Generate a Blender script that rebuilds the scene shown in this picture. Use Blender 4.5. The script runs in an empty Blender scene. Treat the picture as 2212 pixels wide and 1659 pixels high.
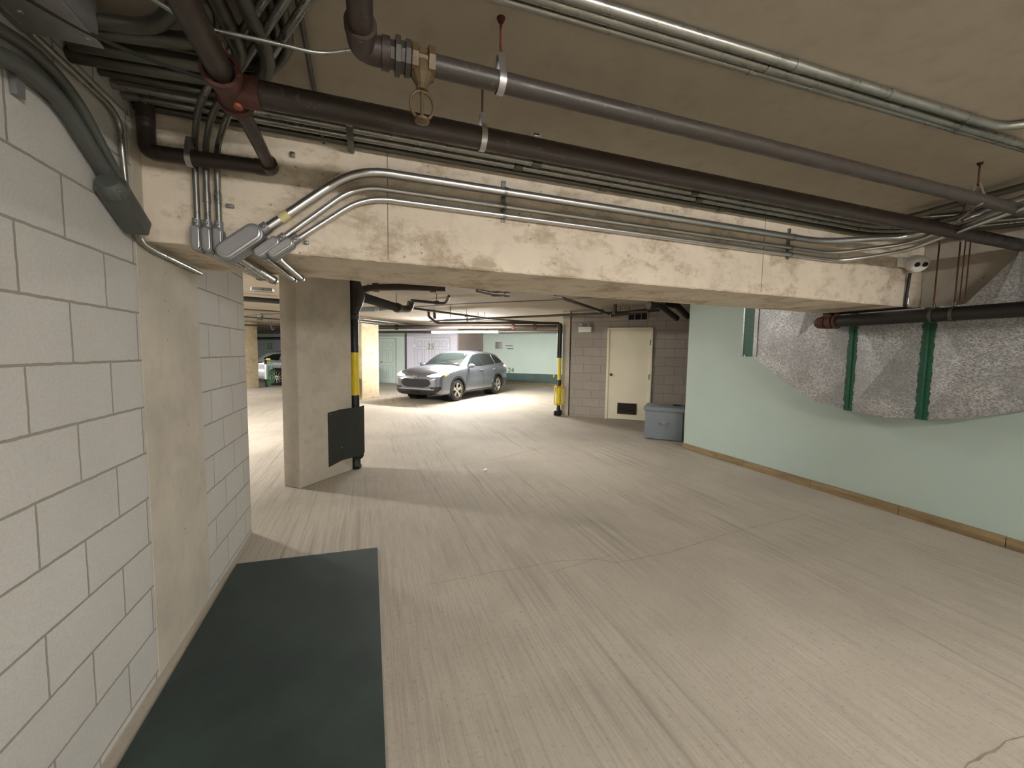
import bpy, bmesh, math, random
import numpy as np
from mathutils import Vector, Matrix
from mathutils.bvhtree import BVHTree
random.seed(7)
sc = bpy.context.scene
# ------------------------------------------------------------------ camera
FPX = 868.85; YAW, PITCH, ROLL = .34267, .076132, .015526; EYE = 1.51
fw = Vector((math.sin(YAW)*math.cos(PITCH), math.cos(YAW)*math.cos(PITCH), -math.sin(PITCH)))
r0 = Vector((math.cos(YAW), -math.sin(YAW), 0)); u0 = r0.cross(fw)
rt = math.cos(ROLL)*r0 + math.sin(ROLL)*u0; up = -math.sin(ROLL)*r0 + math.cos(ROLL)*u0
cam = bpy.data.cameras.new('camera'); co = bpy.data.objects.new('camera', cam); sc.collection.objects.link(co)
cam.sensor_width = 36; cam.lens = 36*FPX/2212; cam.clip_start = .02; cam.clip_end = 200
co.matrix_world = Matrix(((rt.x, up.x, -fw.x, 0), (rt.y, up.y, -fw.y, 0), (rt.z, up.z, -fw.z, EYE), (0, 0, 0, 1)))
sc.camera = co
sc.view_settings.view_transform = 'Standard'; sc.view_settings.look = 'None'
sc.view_settings.exposure = 0.62; sc.view_settings.gamma = 1
sc.cycles.max_bounces = 8; sc.cycles.adaptive_threshold = .025
w = bpy.data.worlds.new('world'); sc.world = w; w.use_nodes = True
w.node_tree.nodes['Background'].inputs[0].default_value = (.9, .85, .75, 1)
w.node_tree.nodes['Background'].inputs[1].default_value = 0.02
NEAR_POWER = 215; FAR_POWER = 640
WARM = (1, .965, .915)

def spot(x, y, ax, v):
    """world point on the plane ax = v that was measured at pixel x, y of the photograph"""
    d = fw + (x-1106)/FPX*rt - (y-829.5)/FPX*up; i = 'XYZ'.index(ax)
    return Vector((0, 0, EYE)) + d*((v-(0, 0, EYE)[i])/d[i])
A = Vector((.768, -.640, 0)); B = Vector((.640, .768, 0))       # the far bays stand turned by 40 degrees
def G(a, b, z=0): return A*a + B*b + Vector((0, 0, z))
def spotG(x, y, b):
    d = fw + (x-1106)/FPX*rt - (y-829.5)/FPX*up
    p = Vector((0, 0, EYE)) + d*(b/B.dot(d)); return A.dot(p), p.z

# ------------------------------------------------------------------ mesh builder
class MB:
    def __init__(s): s.v = []; s.f = []
    def add(s, vs, fs):
        n = len(s.v); s.v += [Vector(p) for p in vs]; s.f += [tuple(i+n for i in f) for f in fs]; return s
    def box(s, c, d, ex=None, ey=None, ez=None, bev=0.0):
        ex = Vector(ex or (1, 0, 0)); ey = Vector(ey or (0, 1, 0)); ez = Vector(ez or (0, 0, 1)); c = Vector(c)
        h = [q/2 for q in d]
        if bev <= 0:
            vs = [c+ex*(i*h[0])+ey*(j*h[1])+ez*(k*h[2]) for i in (-1, 1) for j in (-1, 1) for k in (-1, 1)]
            return s.add(vs, [(0, 1, 3, 2), (4, 6, 7, 5), (0, 4, 5, 1), (2, 3, 7, 6), (0, 2, 6, 4), (1, 5, 7, 3)])
        bm = bmesh.new(); bmesh.ops.create_cube(bm, size=1)
        for v in bm.verts: v.co = Vector((v.co.x*d[0], v.co.y*d[1], v.co.z*d[2]))
        bmesh.ops.bevel(bm, geom=bm.edges[:], offset=bev, segments=3, affect='EDGES', profile=.5)
        bm.verts.index_update()
        vs = [c+ex*v.co.x+ey*v.co.y+ez*v.co.z for v in bm.verts]; fs = [tuple(v.index for v in f.verts) for f in bm.faces]
        bm.free(); return s.add(vs, fs)
    def bb(s, x0, x1, y0, y1, z0, z1, bev=0): return s.box(((x0+x1)/2, (y0+y1)/2, (z0+z1)/2), (abs(x1-x0), abs(y1-y0), abs(z1-z0)), bev=bev)
    def tube(s, pts, r, seg=12, fil=0.0, caps=True, n=7):
        P = [Vector(p) for p in pts]
        if fil > 0 and len(P) > 2:
            Q = [P[0]]
            for i in range(1, len(P)-1):
                a, b, c = P[i-1], P[i], P[i+1]; d1 = (a-b); d2 = (c-b)
                L = min(fil, d1.length*.48, d2.length*.48)
                p1 = b+d1.normalized()*L; p2 = b+d2.normalized()*L
                for k in range(n+1):
                    t = k/n; Q.append(p1*(1-t)**2+b*2*t*(1-t)+p2*t*t)
            Q.append(P[-1]); P = Q
        P = [p for i, p in enumerate(P) if i == 0 or (p-P[i-1]).length > 1e-5]
        T = []
        for i in range(len(P)):
            t = (P[min(i+1, len(P)-1)]-P[max(i-1, 0)]).normalized(); T.append(t)
        n0 = T[0].orthogonal().normalized(); rings = []; vs = []
        for i in range(len(P)):
            if i: n0 = (n0-T[i]*n0.dot(T[i])).normalized()
            b0 = T[i].cross(n0); rr = r[i] if isinstance(r, (list, tuple)) else r
            vs += [P[i]+(n0*math.cos(2*math.pi*k/seg)+b0*math.sin(2*math.pi*k/seg))*rr for k in range(seg)]
        fs = [(i*seg+k, i*seg+(k+1) % seg, (i+1)*seg+(k+1) % seg, (i+1)*seg+k) for i in range(len(P)-1) for k in range(seg)]
        if caps: fs += [tuple(range(seg-1, -1, -1)), tuple((len(P)-1)*seg+k for k in range(seg))]
        return s.add(vs, fs)
    def lathe(s, c, ax, prof, seg=24, closed=False):
        """profile of (distance along ax, radius)"""
        c = Vector(c); ax = Vector(ax).normalized(); n0 = ax.orthogonal().normalized(); b0 = ax.cross(n0)
        vs = [c+ax*h+(n0*math.cos(2*math.pi*k/seg)+b0*math.sin(2*math.pi*k/seg))*r for h, r in prof for k in range(seg)]
        m = len(prof); R = range(m if closed else m-1)
        fs = [(i*seg+k, i*seg+(k+1) % seg, ((i+1) % m)*seg+(k+1) % seg, ((i+1) % m)*seg+k) for i in R for k in range(seg)]
        if not closed: fs += [tuple(range(seg-1, -1, -1)), tuple((m-1)*seg+k for k in range(seg))]
        return s.add(vs, fs)
    def prism(s, poly, d):
        d = Vector(d); n = len(poly); vs = [Vector(p) for p in poly]+[Vector(p)+d for p in poly]
        return s.add(vs, [tuple(range(n-1, -1, -1)), tuple(range(n, 2*n))]+[(i, (i+1) % n, n+(i+1) % n, n+i) for i in range(n)])
    def ball(s, c, rx, ry=None, rz=None, n=12):
        ry = ry or rx; rz = rz or rx; vs = []; c = Vector(c)
        for i in range(n+1):
            t = math.pi*i/n
            for k in range(2*n): p = math.pi*k/n; vs.append(c+Vector((rx*math.sin(t)*math.cos(p), ry*math.sin(t)*math.sin(p), rz*math.cos(t))))
        return s.add(vs, [(i*2*n+k, i*2*n+(k+1) % (2*n), (i+1)*2*n+(k+1) % (2*n), (i+1)*2*n+k) for i in range(n) for k in range(2*n)])

def mesh_obj(name, mb, mat, org, smooth=None):
    me = bpy.data.meshes.new(name); me.from_pydata([tuple(v-org) for v in mb.v], [], mb.f)
    bm = bmesh.new(); bm.from_mesh(me); bmesh.ops.remove_doubles(bm, verts=bm.verts, dist=1e-5)
    bmesh.ops.recalc_face_normals(bm, faces=bm.faces)
    if smooth is not None:
        for f in bm.faces: f.smooth = True
        for e in bm.edges:
            if len(e.link_faces) == 2 and e.calc_face_angle(0) > math.radians(smooth): e.smooth = False
    bm.to_mesh(me); bm.free(); me.materials.append(mat)
    o = bpy.data.objects.new(name, me); sc.collection.objects.link(o); return o
def base_of(mb):
    xs = [v.x for v in mb.v]; ys = [v.y for v in mb.v]; zs = [v.z for v in mb.v]
    return Vector(((min(xs)+max(xs))/2, (min(ys)+max(ys))/2, min(zs)))
def struct(name, mb, mat, parent=None, smooth=None):
    org = base_of(mb) if parent is None else parent['_o']
    org = Vector(org); o = mesh_obj(name, mb, mat, org, smooth)
    if parent is None: o.location = org; o['kind'] = 'structure'; ORG[o.name] = org
    else: o.parent = parent
    return o
ORG = {}
def thing(name, label, cat, loc, group=None, rz=0):
    o = bpy.data.objects.new(name, None); sc.collection.objects.link(o); o.empty_display_size = .1
    o.location = Vector(loc); o.rotation_euler = (0, 0, rz); o['label'] = label; o['category'] = cat
    if group: o['group'] = group
    ORG[o.name] = Vector(loc); return o
def solo(name, mb, mat, label, cat, group=None, smooth=40):
    org = base_of(mb); o = mesh_obj(name, mb, mat, org, smooth); o.location = org
    o['label'] = label; o['category'] = cat
    if group: o['group'] = group
    ORG[o.name] = org; return o
def part(name, mb, mat, parent, smooth=40, label=None, local=False):
    org = Vector((0, 0, 0)) if local else ORG[parent.name]
    o = mesh_obj(name, mb, mat, org, smooth); o.parent = parent; ORG[o.name] = org
    if label: o['label'] = label
    return o

# ------------------------------------------------------------------ materials
def lin(c): return tuple((x/12.92 if x <= .04045 else ((x+.055)/1.055)**2.4) for x in c)
class NT:
    def __init__(s, name):
        s.m = bpy.data.materials.new(name); s.m.use_nodes = True; s.t = s.m.node_tree; s.b = s.t.nodes['Principled BSDF']
        g = s.t.nodes.new('ShaderNodeNewGeometry'); s.pos = g.outputs['Position']
    def n(s, typ, **kw):
        x = s.t.nodes.new(typ)
        for k, v in kw.items():
            if k.startswith('_'): setattr(x, k[1:], v)
        return x
    def set(s, sock, v):
        if hasattr(v, 'links') or isinstance(v, bpy.types.NodeSocket): s.t.links.new(v, sock)
        else: sock.default_value = v
    def map(s, scale=(1, 1, 1), loc=(0, 0, 0), rot=(0, 0, 0), src=None):
        x = s.n('ShaderNodeMapping'); s.set(x.inputs[0], src or s.pos)
        x.inputs['Location'].default_value = loc; x.inputs['Scale'].default_value = scale; x.inputs['Rotation'].default_value = rot; return x.outputs[0]
    def noise(s, scale, detail=4, rough=.55, vec=None, dist=0):
        x = s.n('ShaderNodeTexNoise'); s.set(x.inputs['Vector'], vec or s.pos); x.inputs['Scale'].default_value = scale
        x.inputs['Detail'].default_value = detail; x.inputs['Roughness'].default_value = rough; x.inputs['Distortion'].default_value = dist; return x.outputs['Fac']
    def ramp(s, fac, stops):
        x = s.n('ShaderNodeValToRGB'); s.set(x.inputs[0], fac); e = x.color_ramp.elements
        while len(e) < len(stops): e.new(.5)
        for i, (p, c) in enumerate(stops):
            e[i].position = p; e[i].color = (c, c, c, 1) if isinstance(c, (int, float)) else tuple(c)+(1,)
        return x.outputs[0]
    def mix(s, fac, a, b, mode='MIX'):
        x = s.n('ShaderNodeMix'); x.data_type = 'RGBA'; x.blend_type = mode
        s.set(x.inputs[0], fac); s.set(x.inputs[6], a if not isinstance(a, tuple) else a[:3]+(1,)); s.set(x.inputs[7], b if not isinstance(b, tuple) else b[:3]+(1,)); return x.outputs[2]
    def math(s, op, a, b=0, c=0):
        x = s.n('ShaderNodeMath'); x.operation = op; s.set(x.inputs[0], a); s.set(x.inputs[1], b); s.set(x.inputs[2], c); return x.outputs[0]
    def bump(s, h, st=.3, d=.01, prev=None):
        x = s.n('ShaderNodeBump'); s.set(x.inputs['Height'], h); x.inputs['Strength'].default_value = st; x.inputs['Distance'].default_value = d
        if prev is not None: s.set(x.inputs['Normal'], prev)
        return x.outputs[0]
    def out(s, col, rough=.8, metal=0, nrm=None, spec=.5, emit=None, es=0, coat=0):
        s.set(s.b.inputs['Base Color'], col if not isinstance(col, tuple) else col[:3]+(1,)); s.set(s.b.inputs['Roughness'], rough)
        s.b.inputs['Metallic'].default_value = metal; s.b.inputs['Specular IOR Level'].default_value = spec
        s.b.inputs['Coat Weight'].default_value = coat
        if nrm is not None: s.set(s.b.inputs['Normal'], nrm)
        if emit: s.b.inputs['Emission Color'].default_value = emit+(1,); s.b.inputs['Emission Strength'].default_value = es
        return s.m
def mul(c, k): return tuple(min(1, x*k) for x in c)
def plain(name, c, rough=.5, metal=0, var=.12, sc_=12, bump=.1, spec=.5, coat=0, bs=60):
    t = NT(name); c = lin(c); col = t.mix(t.ramp(t.noise(sc_), [(.3, 0), (.7, 1)]), mul(c, 1-var), mul(c, 1+var))
    return t.out(col, rough, metal, t.bump(t.noise(bs), bump, .002) if bump else None, spec, coat=coat)
def glow(name, c, es, base=(.9, .9, .9)):
    t = NT(name); return t.out(base, .4, 0, None, .5, c, es)

def concrete(name, c, var=.16, pits=.5, stain=None, sc_=1.6, bump=.25):
    t = NT(name); c = lin(c)
    a = t.ramp(t.noise(sc_, 6, .6), [(.3, 0), (.7, 1)])
    col = t.mix(a, mul(c, 1-var), mul(c, 1+var*.8))
    col = t.mix(t.math('MULTIPLY', t.ramp(t.noise(9, 5, .65), [(.5, 0), (.75, 1)]), .5), col, mul(c, .72))
    v = t.n('ShaderNodeTexVoronoi'); t.set(v.inputs['Vector'], t.pos); v.inputs['Scale'].default_value = 16
    pit = t.math('MULTIPLY', t.ramp(v.outputs['Distance'], [(.06, 1), (.13, 0)]), t.ramp(t.noise(5, 2), [(.5, 0), (.6, pits)]))
    col = t.mix(pit, col, mul(c, .45))
    if stain: col = t.mix(t.math('MULTIPLY', t.ramp(t.noise(3.4, 9, .74, t.map((1, 1, 1.6)), .25), [(.50, 0), (.62, 1)]), .7), col, lin(stain))
    h = t.math('SUBTRACT', t.noise(70, 4), t.math('MULTIPLY', pit, 1.2))
    return t.out(col, .88, 0, t.bump(h, bump, .006), .3)

def blocks(name, c, mortar, ax, off=(0, 0), var=.1, bumpst=.6, rot=0.0):
    """grey blocks 406 x 203 mm in running bond on a wall whose level direction is ax"""
    t = NT(name); c = lin(c); m = lin(mortar)
    dp = t.n('ShaderNodeVectorMath'); dp.operation = 'DOT_PRODUCT'; t.set(dp.inputs[0], t.pos); dp.inputs[1].default_value = ax
    sp = t.n('ShaderNodeSeparateXYZ'); t.set(sp.inputs[0], t.pos)
    cb = t.n('ShaderNodeCombineXYZ'); t.set(cb.inputs[0], t.math('ADD', dp.outputs['Value'], off[0])); t.set(cb.inputs[1], t.math('ADD', sp.outputs[2], off[1]))
    wob = t.n('ShaderNodeVectorMath'); wob.operation = 'ADD'; t.set(wob.inputs[0], cb.outputs[0])
    nz = t.n('ShaderNodeTexNoise'); t.set(nz.inputs['Vector'], t.pos); nz.inputs['Scale'].default_value = 22
    sub = t.n('ShaderNodeVectorMath'); sub.operation = 'MULTIPLY_ADD'; t.set(sub.inputs[0], nz.outputs['Color']); sub.inputs[1].default_value = (.006,)*3; sub.inputs[2].default_value = (-.003,)*3
    t.set(wob.inputs[1], sub.outputs[0])
    br = t.n('ShaderNodeTexBrick'); t.set(br.inputs['Vector'], wob.outputs[0]); br.offset = .5; br.offset_frequency = 2
    br.inputs['Scale'].default_value = 1; br.inputs['Brick Width'].default_value = .4064; br.inputs['Row Height'].default_value = .2035
    br.inputs['Mortar Size'].default_value = .0048; br.inputs['Mortar Smooth'].default_value = .35; br.inputs['Bias'].default_value = 0
    br.inputs['Color1'].default_value = mul(c, 1-var)+(1,); br.inputs['Color2'].default_value = mul(c, 1+var)+(1,); br.inputs['Mortar'].default_value = m+(1,)
    col = t.mix(t.ramp(t.noise(2.2, 6, .65), [(.3, .0), (.75, .35)]), br.outputs['Color'], mul(c, .7))
    col = t.mix(t.ramp(t.noise(130, 3, .7), [(.35, .3), (.65, 0)]), col, mul(c, .6))
    h = t.math('ADD', t.math('MULTIPLY', br.outputs['Fac'], -1), t.math('MULTIPLY', t.noise(110, 5, .7), .22))
    return t.out(col, .93, 0, t.bump(h, bumpst, .006), .2)

def floor_mat():
    t = NT('floor concrete'); c = lin((.70, .668, .615))
    big = t.ramp(t.noise(.55, 6, .6, None, .6), [(.3, 0), (.72, 1)])
    col = t.mix(big, mul(c, .78), mul(c, 1.12))
    st = t.ramp(t.noise(1, 5, .7, t.map((24, .5, 1))), [(.47, 0), (.68, 1)])         # broom and tyre streaks along the lane
    msk = t.ramp(t.noise(.8, 4, .6, t.map((1.2, .35, 1), (3, 1, 0))), [(.42, 0), (.62, 1)])
    col = t.mix(t.math('MULTIPLY', t.math('MULTIPLY', st, msk), .8), col, mul(c, .45))
    fine = t.ramp(t.noise(1, 3, .6, t.map((90, 2.5, 1))), [(.45, 0), (.7, 1)])
    col = t.mix(t.math('MULTIPLY', fine, .45), col, mul(c, .6))
    sp = t.ramp(t.noise(48, 4, .75), [(.56, 0), (.68, 1)]); col = t.mix(t.math('MULTIPLY', sp, .6), col, mul(c, .5))
    h = t.math('ADD', t.noise(1, 4, .65, t.map((85, 4, 1))), t.math('MULTIPLY', t.noise(60, 5, .7), .8))
    return t.out(col, .82, 0, t.bump(h, .45, .006), .35)

def rusty(name, c, rust=(.36, .17, .10), amt=.4, rough=.42):
    t = NT(name); c = lin(c); k = t.ramp(t.noise(7, 7, .7), [(.5, 0), (.68, amt)])
    col = t.mix(k, c, lin(rust)); col = t.mix(t.ramp(t.noise(45, 4, .7), [(.62, 0), (.74, .45)]), col, lin((.55, .52, .48)))
    return t.out(col, t.ramp(t.noise(14), [(.3, rough-.08), (.7, rough+.2)]), .15, t.bump(t.noise(50, 5, .7), .3, .002), .5)
def galv(name, c=(.62, .62, .60), rough=.3, dirt=.3):
    t = NT(name); c = lin(c); col = t.mix(t.ramp(t.noise(6, 5), [(.45, 0), (.75, dirt)]), c, lin((.36, .33, .27)))
    return t.out(col, t.ramp(t.noise(20, 4), [(.3, rough-.08), (.7, rough+.14)]), .9, t.bump(t.noise(80), .05, .001))
def duct_metal():
    t = NT('galvanised duct sheet'); c = lin((.70, .70, .70))
    v = t.n('ShaderNodeTexVoronoi'); t.set(v.inputs['Vector'], t.map((1, 1, 1.6))); v.inputs['Scale'].default_value = 85; v.inputs['Randomness'].default_value = 1
    sep = t.n('ShaderNodeSeparateColor'); t.set(sep.inputs[0], v.outputs['Color'])
    cell = t.ramp(sep.outputs[0], [(.1, 0), (.9, 1)])
    pat = t.ramp(t.noise(3, 4, .6), [(.4, .3), (.65, 1)])
    col = t.mix(t.math('MULTIPLY', cell, pat), mul(c, .55), mul(c, 1.3))
    return t.out(col, t.ramp(sep.outputs[1], [(0, .38), (1, .62)]), .55, t.bump(sep.outputs[2], .2, .002))

M = {}
M['floor'] = floor_mat()
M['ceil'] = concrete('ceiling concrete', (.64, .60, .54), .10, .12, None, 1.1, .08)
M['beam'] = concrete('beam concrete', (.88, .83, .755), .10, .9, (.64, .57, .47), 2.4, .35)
M['conc'] = concrete('column concrete', (.73, .70, .645), .14, .9, None, 3, .3)
M['farconc'] = concrete('far column concrete', (.80, .74, .62), .16, .7, (.66, .58, .46), 3, .3)
M['block'] = blocks('left wall blocks', (.775, .765, .745), (.55, .53, .485), (0, 1, 0), (-1.756+4.064, -.03+2.035), .035)
M['block2'] = blocks('far wall blocks', (.67, .64, .605), (.50, .47, .43), tuple(A), (12.3, -.05+2.035), .06)
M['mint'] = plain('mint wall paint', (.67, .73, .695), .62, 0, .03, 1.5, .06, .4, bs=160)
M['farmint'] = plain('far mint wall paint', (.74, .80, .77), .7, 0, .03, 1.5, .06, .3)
M['lilac'] = plain('pale lilac paint', (.80, .80, .85), .7, 0, .02, 1.5, .04, .3)
M['pink'] = plain('pinkish grey board', (.66, .60, .58), .8, 0, .06, 2, .05)
M['dgreen'] = plain('dark green painted band', (.20, .29, .27), .6, 0, .15, 4, .1)
M['wood'] = None
t = NT('pine kerb board'); g = t.noise(1, 6, .6, t.map((20, 2.2, 26))); M['wood'] = t.out(t.mix(t.ramp(g, [(.3, 0), (.7, 1)]), lin((.40, .33, .22)), lin((.58, .50, .36))), .7, 0, t.bump(g, .2, .003))
t = NT('green rubber mat'); M['mat'] = t.out(t.mix(t.ramp(t.noise(2.2, 5), [(.3, 0), (.7, 1)]), lin((.115, .16, .155)), lin((.175, .23, .215))), .62, 0, t.bump(t.noise(160, 3), .35, .002), .4)
M['rubber'] = plain('black rubber sheet', (.14, .155, .13), .75, 0, .2, 20, .2)
M['black'] = plain('black painted pipe', (.085, .08, .075), .45, 0, .2, 20, .1)
M['dark'] = plain('dark void', (.03, .03, .03), .8, 0, 0, 5, 0)
M['yellow'] = plain('yellow painted pipe', (.86, .76, .16), .5, 0, .08, 20, .1)
M['iron'] = rusty('dark iron pipe', (.26, .24, .222), (.33, .22, .17), amt=.3, rough=.36)
M['iron2'] = rusty('brown iron pipe', (.22, .19, .172), (.31,.20,.15), amt=.3, rough=.36)
M['rust'] = rusty('red oxide fitting', (.30, .175, .145), (.42, .25, .19), .4, .6)
M['brass'] = rusty('tarnished brass', (.36, .30, .21), (.42, .30, .16), .5, .35)
M['galv'] = galv('galvanised conduit'); M['galvd'] = galv('dull galvanised conduit', (.40, .40, .37), .42, .5)
M['bright'] = NT('bright conduit').out(lin((.80, .80, .80)), .30, .95)
M['cast'] = plain('cast conduit body', (.56, .56, .565), .45, .5, .08, 25, .15)
M['cover'] = plain('cast cover', (.66, .66, .665), .34, .6, .04, 25, .08)
M['strap'] = galv('zinc strap', (.75, .75, .75), .35, .1)
M['greenpipe'] = plain('grey green painted conduit', (.345, .355, .34), .42, .3, .1, 8, .08)
M['duct'] = duct_metal()
M['seal'] = plain('green duct sealant', (.07, .30, .21), .5, 0, .25, 30, .5)
M['white'] = plain('white plastic', (.90, .90, .89), .35, 0, .02, 10, 0)
M['door'] = plain('cream door paint', (.92, .89, .79), .5, 0, .03, 3, .03)
M['bin'] = plain('grey painted steel', (.47, .50, .52), .5, 0, .06, 6, .08)
M['tube'] = glow('fluorescent tube near', WARM, NEAR_POWER)
M['tubefill'] = glow('added fill tube', WARM, 64)  # tubes of the fill lamp added behind the beam
M['tubefar'] = glow('fluorescent tube far', WARM, FAR_POWER)
M['foam'] = plain('black foam insulation', (.12, .12, .11), .9, 0, .15, 30, .3)
M['orange'] = plain('orange sprinkler cap', (.55, .27, .20), .5)
M['tape'] = plain('pale tape', (.80, .76, .55), .6)

M['ironj'] = plain('beam joint grout', (.50, .46, .40), .9)  # dark grout colour of the upright joints in the beam face
# ------------------------------------------------------------------ setting
ZC = 2.55; XL = -.928; XR = 4.87
m = MB().bb(-30, 22, -8, 36, -.2, 0); struct('floor', m, M['floor'])
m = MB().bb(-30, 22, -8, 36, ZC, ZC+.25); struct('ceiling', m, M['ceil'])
m = MB().bb(XL-.2, XL, -8, 2.185, 0, ZC).bb(XL-.2, XL, 2.825, 3.755, 0, ZC); struct('wall_left', m, M['block'])
m = MB().bb(XL-.24, XL+.004, 2.185, 2.825, 0, ZC)
struct('trim_1', m, M['conc'])
m = MB().bb(XR, XR+.2, -8, 5.2, 0, ZC); struct('wall_right', m, M['mint'])
m = MB().bb(XR-.12, XR, -8, 2.255, 1.90, ZC); struct('trim_2', m, M['conc'])
m = MB().bb(-1.2, XR+.2, -8.2, -8, 0, ZC); struct('wall_back', m, M['block'])
m = MB()
ys = [-7, -4.6, -2.2, .2, 1.62, 2.32, 3.15, 4.05, 4.5, 5.19]
for a, b in zip(ys, ys[1:]): m.bb(XR-.038, XR-.0005, a+.002, b-.002, 0, .09+random.uniform(-.003, .003), bev=.004)
struct('baseboard_right', m, M['wood'], smooth=40)
# the beam, with a chipped lower front edge
def beam():
    b = bmesh.new(); x0, x1 = XL-.24, XR+.2; n = 260
    top = ZC; y0, y1, z0 = 2.26, 2.94, 1.98; rows = []
    rnd = random.Random(3)
    for i in range(n+1):
        x = x0+(x1-x0)*i/n; c = abs(rnd.gauss(0, .006)) if x > -.5 else .002
        if rnd.random() < .06 and x > -.5: c += .012
        dz = rnd.uniform(0, .004)
        rows.append([b.verts.new(p) for p in ((x, y0, top), (x, y0, z0+.03), (x, y0+c*.15, z0+.004+c), (x, y0+.004+c, z0+dz*.3), (x, y1, z0), (x, y1, top))])
    for r, s in zip(rows, rows[1:]):
        for k in range(6): b.faces.new((r[k], r[(k+1) % 6], s[(k+1) % 6], s[k]))
    b.faces.new(rows[0]); b.faces.new(rows[-1])
    b.verts.index_update(); mb = MB().add([v.co for v in b.verts], [tuple(v.index for v in f.verts) for f in b.faces]); b.free(); return mb
struct('trim_3', beam(), M['beam'])
for k, px_ in enumerate((838, 1652)):
    j = spot(px_, 500, 'Y', 2.259); struct('trim_%d' % (20+k), MB().bb(j.x-.002, j.x+.002, 2.2585, 2.262, 1.995, ZC), M['ironj'])
# far bays
m = MB().box(G(.2, 9.69+.1, ZC/2), (4.5, .2, ZC), A, B); struct('wall_door', m, M['block2'])
m = MB().box(G(-2.165, 9.69+.09, ZC/2), (.17, .22, ZC), A, B); struct('trim_4', m, M['conc'])
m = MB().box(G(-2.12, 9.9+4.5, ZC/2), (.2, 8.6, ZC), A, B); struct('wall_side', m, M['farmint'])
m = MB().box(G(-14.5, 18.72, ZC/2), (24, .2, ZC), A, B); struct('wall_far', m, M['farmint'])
m = MB().box(G(-12.2, 18.60, .30), (19, .03, .48), A, B); struct('trim_5', m, M['dgreen'])
m = MB().box(G(-5.5, 18.59, .05), (6.2, .05, .10), A, B); struct('baseboard_far', m, M['wood'])
aR = spotG(988, 760, 15.93)[0]; aM = spotG(878, 760, 15.93)[0]
m = MB().box(G((aM-13.6)/2, 15.93+1.3, ZC/2), (13.6+aM, 2.6, ZC), A, B); struct('wall_storage', m, M['farmint'])
m = MB().box(G((aM+aR)/2+.02, 15.93+1.28, ZC/2), (aR-aM-.04, 2.64, ZC), A, B); struct('wall_storage_lilac', m, M['lilac'])
m = MB().box(G(aR+.02, 15.93+1.32, ZC/2), (.05, 2.62, ZC), A, B); struct('wall_storage_end', m, M['pink'])
m = MB().box(G(aM, 15.90, 1.2), (.09, .05, 2.4), A, B); struct('trim_6', m, M['iron'])
m = MB().box(Vector((-29, 14, ZC/2)), (.2, 44, ZC)); struct('wall_outer', m, M['farmint'])
# shallow beam of the far bays
# columns, turned like the far bays
def column(corner, wa, wb, name, mat):
    c = Vector(corner)+B*(wb/2)-A*(wa/2)
    mb = MB().box((c.x, c.y, ZC/2), (wa, wb, ZC-.002), A, B, bev=.012)
    return struct(name, mb, mat, smooth=40)
column((-.715, 4.80, 0), .24, .80, 'trim_7', M['conc'])
column((-.20, 13.25, 0), .24, .80, 'trim_8', M['farconc'])
column((-4.95, 17.2, 0), .30, 1.35, 'trim_9', M['farconc'])

# ------------------------------------------------------------------ lamps
def tube_lamp(c, d, L, label, mat, grp=None, drop=.12):
    c = Vector(c); d = Vector(d).normalized(); s = Vector((-d.y, d.x, 0))
    t_ = thing('fluorescent_lamp', label, 'ceiling light', c, grp)
    part('housing', MB().box(c+Vector((0, 0, .045)), (L, .12, .05), d, s, bev=.01), M['white'], t_)
    for k in (-1, 1):
        part('tube', MB().tube([c+s*(.035*k)-d*(L/2-.03), c+s*(.035*k)+d*(L/2-.03)], .016, 10), mat, t_)
        part('end_cap', MB().box(c+d*(k*(L/2-.012))+Vector((0, 0, .0)), (.024, .11, .05), d, s), M['white'], t_)
        part('hanger_rod', MB().tube([c+d*(k*L*.35)+Vector((0, 0, .07)), Vector((c.x, c.y, ZC))+d*(k*L*.35)], .004, 6), M['galvd'], t_)
    return t_
tube_lamp((1.2, -1.6, 2.36), (1, 0, 0), 1.22, 'fluorescent lamp behind the viewer, nearest the left block wall', M['tube'])
tube_lamp((3.3, -3.2, 2.36), (1, 0, 0), 1.22, 'fluorescent lamp behind the viewer, near the mint wall', M['tube'])
tube_lamp((.9, -5.6, 2.36), (1, 0, 0), 1.22, 'fluorescent lamp farthest behind the viewer', M['tube'])
p0 = spot(928, 719, 'Z', 2.17); p1 = spot(1086, 717, 'Z', 2.17); pc = (p0+p1)/2
tube_lamp(pc, A, 2.44, 'long lit fluorescent lamp hanging above the silver SUV', M['tubefar'])
tube_lamp((-4.3, 7.4, 2.42), A, 2.0, 'lit fluorescent lamp in the aisle left beyond the block wall end', M['tubefar'])
tube_lamp((2.35, 5.2, 2.46), (1, 0, 0), 1.22, 'added fill lamp hidden up behind the right half of the beam', M['tubefill'])  # added out of view to lift the middle floor and the door wall
tube_lamp((-7.2, 14.0, 2.42), A, 2.0, 'added unseen fill lamp deep in the left aisle beyond the columns', M['tubefar'])  # added out of view to brighten the far left bays

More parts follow.
